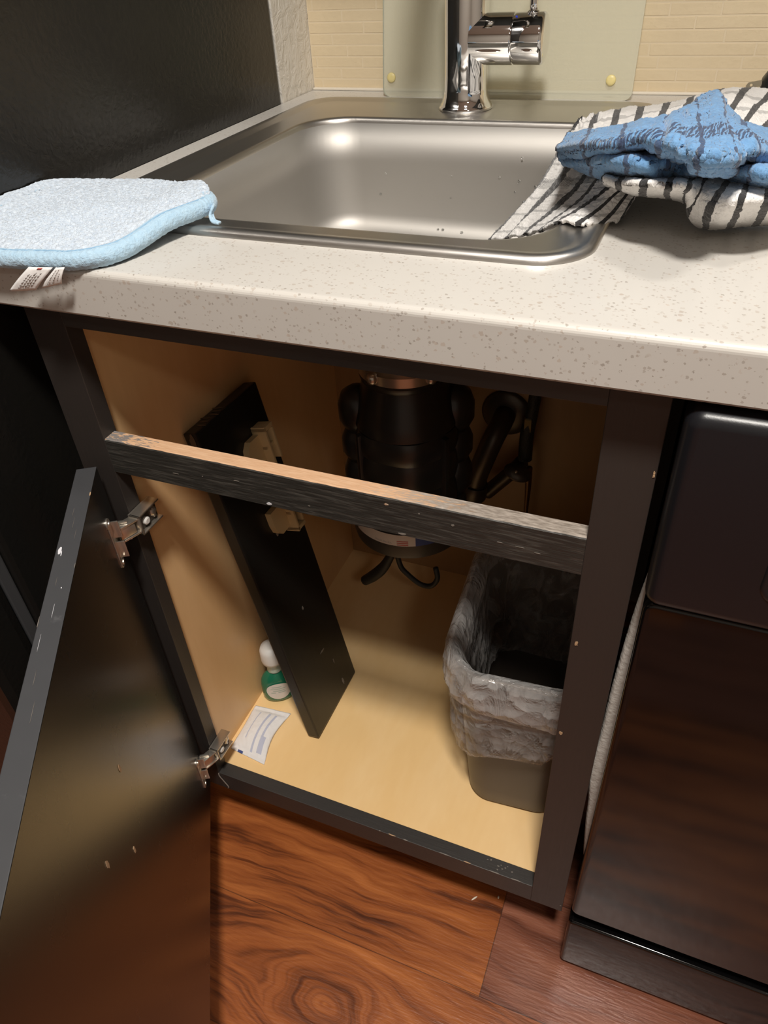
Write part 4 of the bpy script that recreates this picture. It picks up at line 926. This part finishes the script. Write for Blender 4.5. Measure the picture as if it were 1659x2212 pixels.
CLOTH_BLUE = [[(0.4145, 0.309, 0.945), (0.4309, 0.3027, 0.95), (0.4569, 0.2734, 0.96), (0.486, 0.2628, 0.968), (0.5109, 0.2569, 0.976), (0.5245, 0.2752, 0.982), (0.5352, 0.3073, 0.984), (0.5461, 0.2866, 0.972), (0.5777, 0.2561, 0.966), (0.6116, 0.2927, 0.955)], [(0.4249, 0.2202, 0.958), (0.4501, 0.1666, 0.974), (0.4737, 0.1389, 0.984), (0.495, 0.132, 0.99), (0.5149, 0.1425, 0.993), (0.5298, 0.1584, 0.996), (0.5414, 0.1723, 0.995), (0.553, 0.1534, 0.99), (0.5761, 0.1514, 0.983), (0.6044, 0.1914, 0.972)], [(0.4259, 0.2148, 0.955), (0.4502, 0.1658, 0.968), (0.4749, 0.1286, 0.98), (0.4976, 0.1178, 0.985), (0.5188, 0.0916, 0.99), (0.539, 0.0735, 0.993), (0.5536, 0.0801, 0.992), (0.5636, 0.1016, 0.986), (0.5785, 0.1247, 0.98), (0.6062, 0.1887, 0.965)], [(0.4253, 0.2237, 0.95), (0.4453, 0.2143, 0.953), (0.465, 0.2277, 0.952), (0.491, 0.2236, 0.955), (0.5173, 0.1594, 0.966), (0.5405, 0.0906, 0.98), (0.5561, 0.1048, 0.976), (0.5672, 0.1727, 0.962), (0.5834, 0.2022, 0.958), (0.6096, 0.2136, 0.955)], [(0.4292, 0.2217, 0.947), (0.4545, 0.1669, 0.96), (0.4802, 0.1202, 0.974), (0.5018, 0.1114, 0.977), (0.5192, 0.1247, 0.97), (0.5406, 0.1324, 0.966), (0.5573, 0.1385, 0.964), (0.5664, 0.1191, 0.972), (0.5801, 0.1058, 0.974), (0.607, 0.1654, 0.96)], [(0.4309, 0.2497, 0.938), (0.4531, 0.2085, 0.943), (0.4776, 0.1864, 0.948), (0.5033, 0.154, 0.952), (0.5159, 0.1588, 0.952), (0.534, 0.1693, 0.955), (0.5533, 0.1601, 0.957), (0.5656, 0.1537, 0.958), (0.5841, 0.1345, 0.957), (0.6117, 0.1898, 0.945)], [(0.4331, 0.2973, 0.928), (0.4528, 0.2734, 0.93), (0.4722, 0.2626, 0.932), (0.4968, 0.2309, 0.936), (0.5129, 0.2317, 0.938), (0.5315, 0.2441, 0.94), (0.5528, 0.2371, 0.942), (0.5669, 0.2313, 0.942), (0.5878, 0.2164, 0.94), (0.6159, 0.2471, 0.935)]]

tw = thing('checked_towel', 'white terry towel with black checks draped over the right edge of the sink', 'towel', (.50, .33, ZC))
cloth('towel_sheet', TOWEL_MAIN, M['towel_white'], tw, 34, 40, .0035, .0010, .003, (26, 10), 3.0, .0015, None, lambda i, j: (i / (.78 - .34 * j / 5), j), 420)
cloth('rolled_hem', [list(r) for r in zip(*TOWEL_ROLL)], M['towel_white'], tw, 32, 26, .0016, .0006, .002, (42, 14), 8.0, .0015, None, lambda i, j: (i / .78 + .12 * j, .10), 420)
bc = thing('blue_cloth', 'blue terry cloth with navy grid lines bunched on top of the checked towel', 'cloth', (.52, .25, .94))
cloth('cloth_sheet', CLOTH_BLUE, M['cloth_blue'], bc, 34, 34, .0042, .0008, .003, (30, 22), 12.0, .002, None, lambda i, j: (i, j), 430)

# ------------------------------------------------------------------ plug lying behind the towel
pg = thing('power_plug', 'black power plug with a flat metal prong behind the towel by the tiles', 'plug', (.595, .61, ZC))
MB().loft([rrect(.5765, .625, .590, .632, .012, ZC + .0003, 6), rrect(.5755, .626, .588, .634, .014, ZC + .008, 6), rrect(.577, .624, .590, .632, .014, ZC + .032, 6), rrect(.582, .618, .596, .626, .012, ZC + .041, 6), rrect(.590, .610, .603, .619, .007, ZC + .043, 6)], cap0=True, cap1=True).obj('plug_body', M['black_plastic'], pg, auto=50)
mb = MB(); PRM = Matrix.Translation((.5770, .600, ZC + .0295)) @ Matrix.Rotation(math.radians(-12), 4, 'Y') @ Matrix.Rotation(math.radians(180), 4, 'Z')
ov = [(-.0005 + 0, -.0032), (.0135, -.0032), (.0165, 0), (.0135, .0032), (-.0005, .0032)]
hole = [(.0105 + .0014 * math.cos(2 * PI * k / 40), .0014 * math.sin(2 * PI * k / 40)) for k in range(40)]
rim_ = []
for k in range(40):
    a = 2 * PI * k / 40; ca, sa = math.cos(a), math.sin(a); t = 1e9
    for (px, py), (qx, qy) in zip(ov, ov[1:] + ov[:1]):
        dx, dy = qx - px, qy - py; det = ca * (-dy) + sa * dx
        if abs(det) < 1e-12: continue
        tt = ((px - .0105) * (-dy) + (py) * dx) / det; ss = (ca * py - sa * (px - .0105)) / det
        if tt > 0 and -1e-6 <= ss <= 1 + 1e-6: t = min(t, tt)
    rim_.append((.0105 + ca * t, sa * t))
fr_ = [PRM @ Vector((x, -.0006, y)) for x, y in rim_ + hole]; bk_ = [PRM @ Vector((x, .0006, y)) for x, y in rim_ + hole]
ff = [(k, (k + 1) % 40, 40 + (k + 1) % 40, 40 + k) for k in range(40)]
mb.add(fr_ + bk_, ff + [tuple(80 + i for i in f[::-1]) for f in ff] + [(k, (k + 1) % 40, 80 + (k + 1) % 40, 80 + k) for k in range(40)] + [(40 + k, 40 + (k + 1) % 40, 120 + (k + 1) % 40, 120 + k) for k in range(40)])
mb.obj('prong', plain('brass_prong', (.58, .51, .38), .35, .7), pg)

# ------------------------------------------------------------------ crumbs on the floor
def grain(loc, ang, L, lab):
    mt = Matrix.Translation(loc) @ Matrix.Rotation(ang, 4, 'Z') @ Matrix.Rotation(PI / 2, 4, 'Y')
    o = MB().lathe([(.0002, -L), (.0009, -L * .7), (.00125, -L * .2), (.00125, L * .3), (.0008, L * .8), (.0002, L)], mt, 12).obj('rice_grain', M['rice'], None, True); tag(o, lab, 'rice grain', 'rice grains on the floor')
grain((.4320, .0195, .0013), .9, .0052, 'larger pale rice grain on the wooden floor in front of the cabinet')
grain((.4640, .0330, .0013), 1.7, .0022, 'tiny pale rice grain on the floor in the shadow below the right stile')
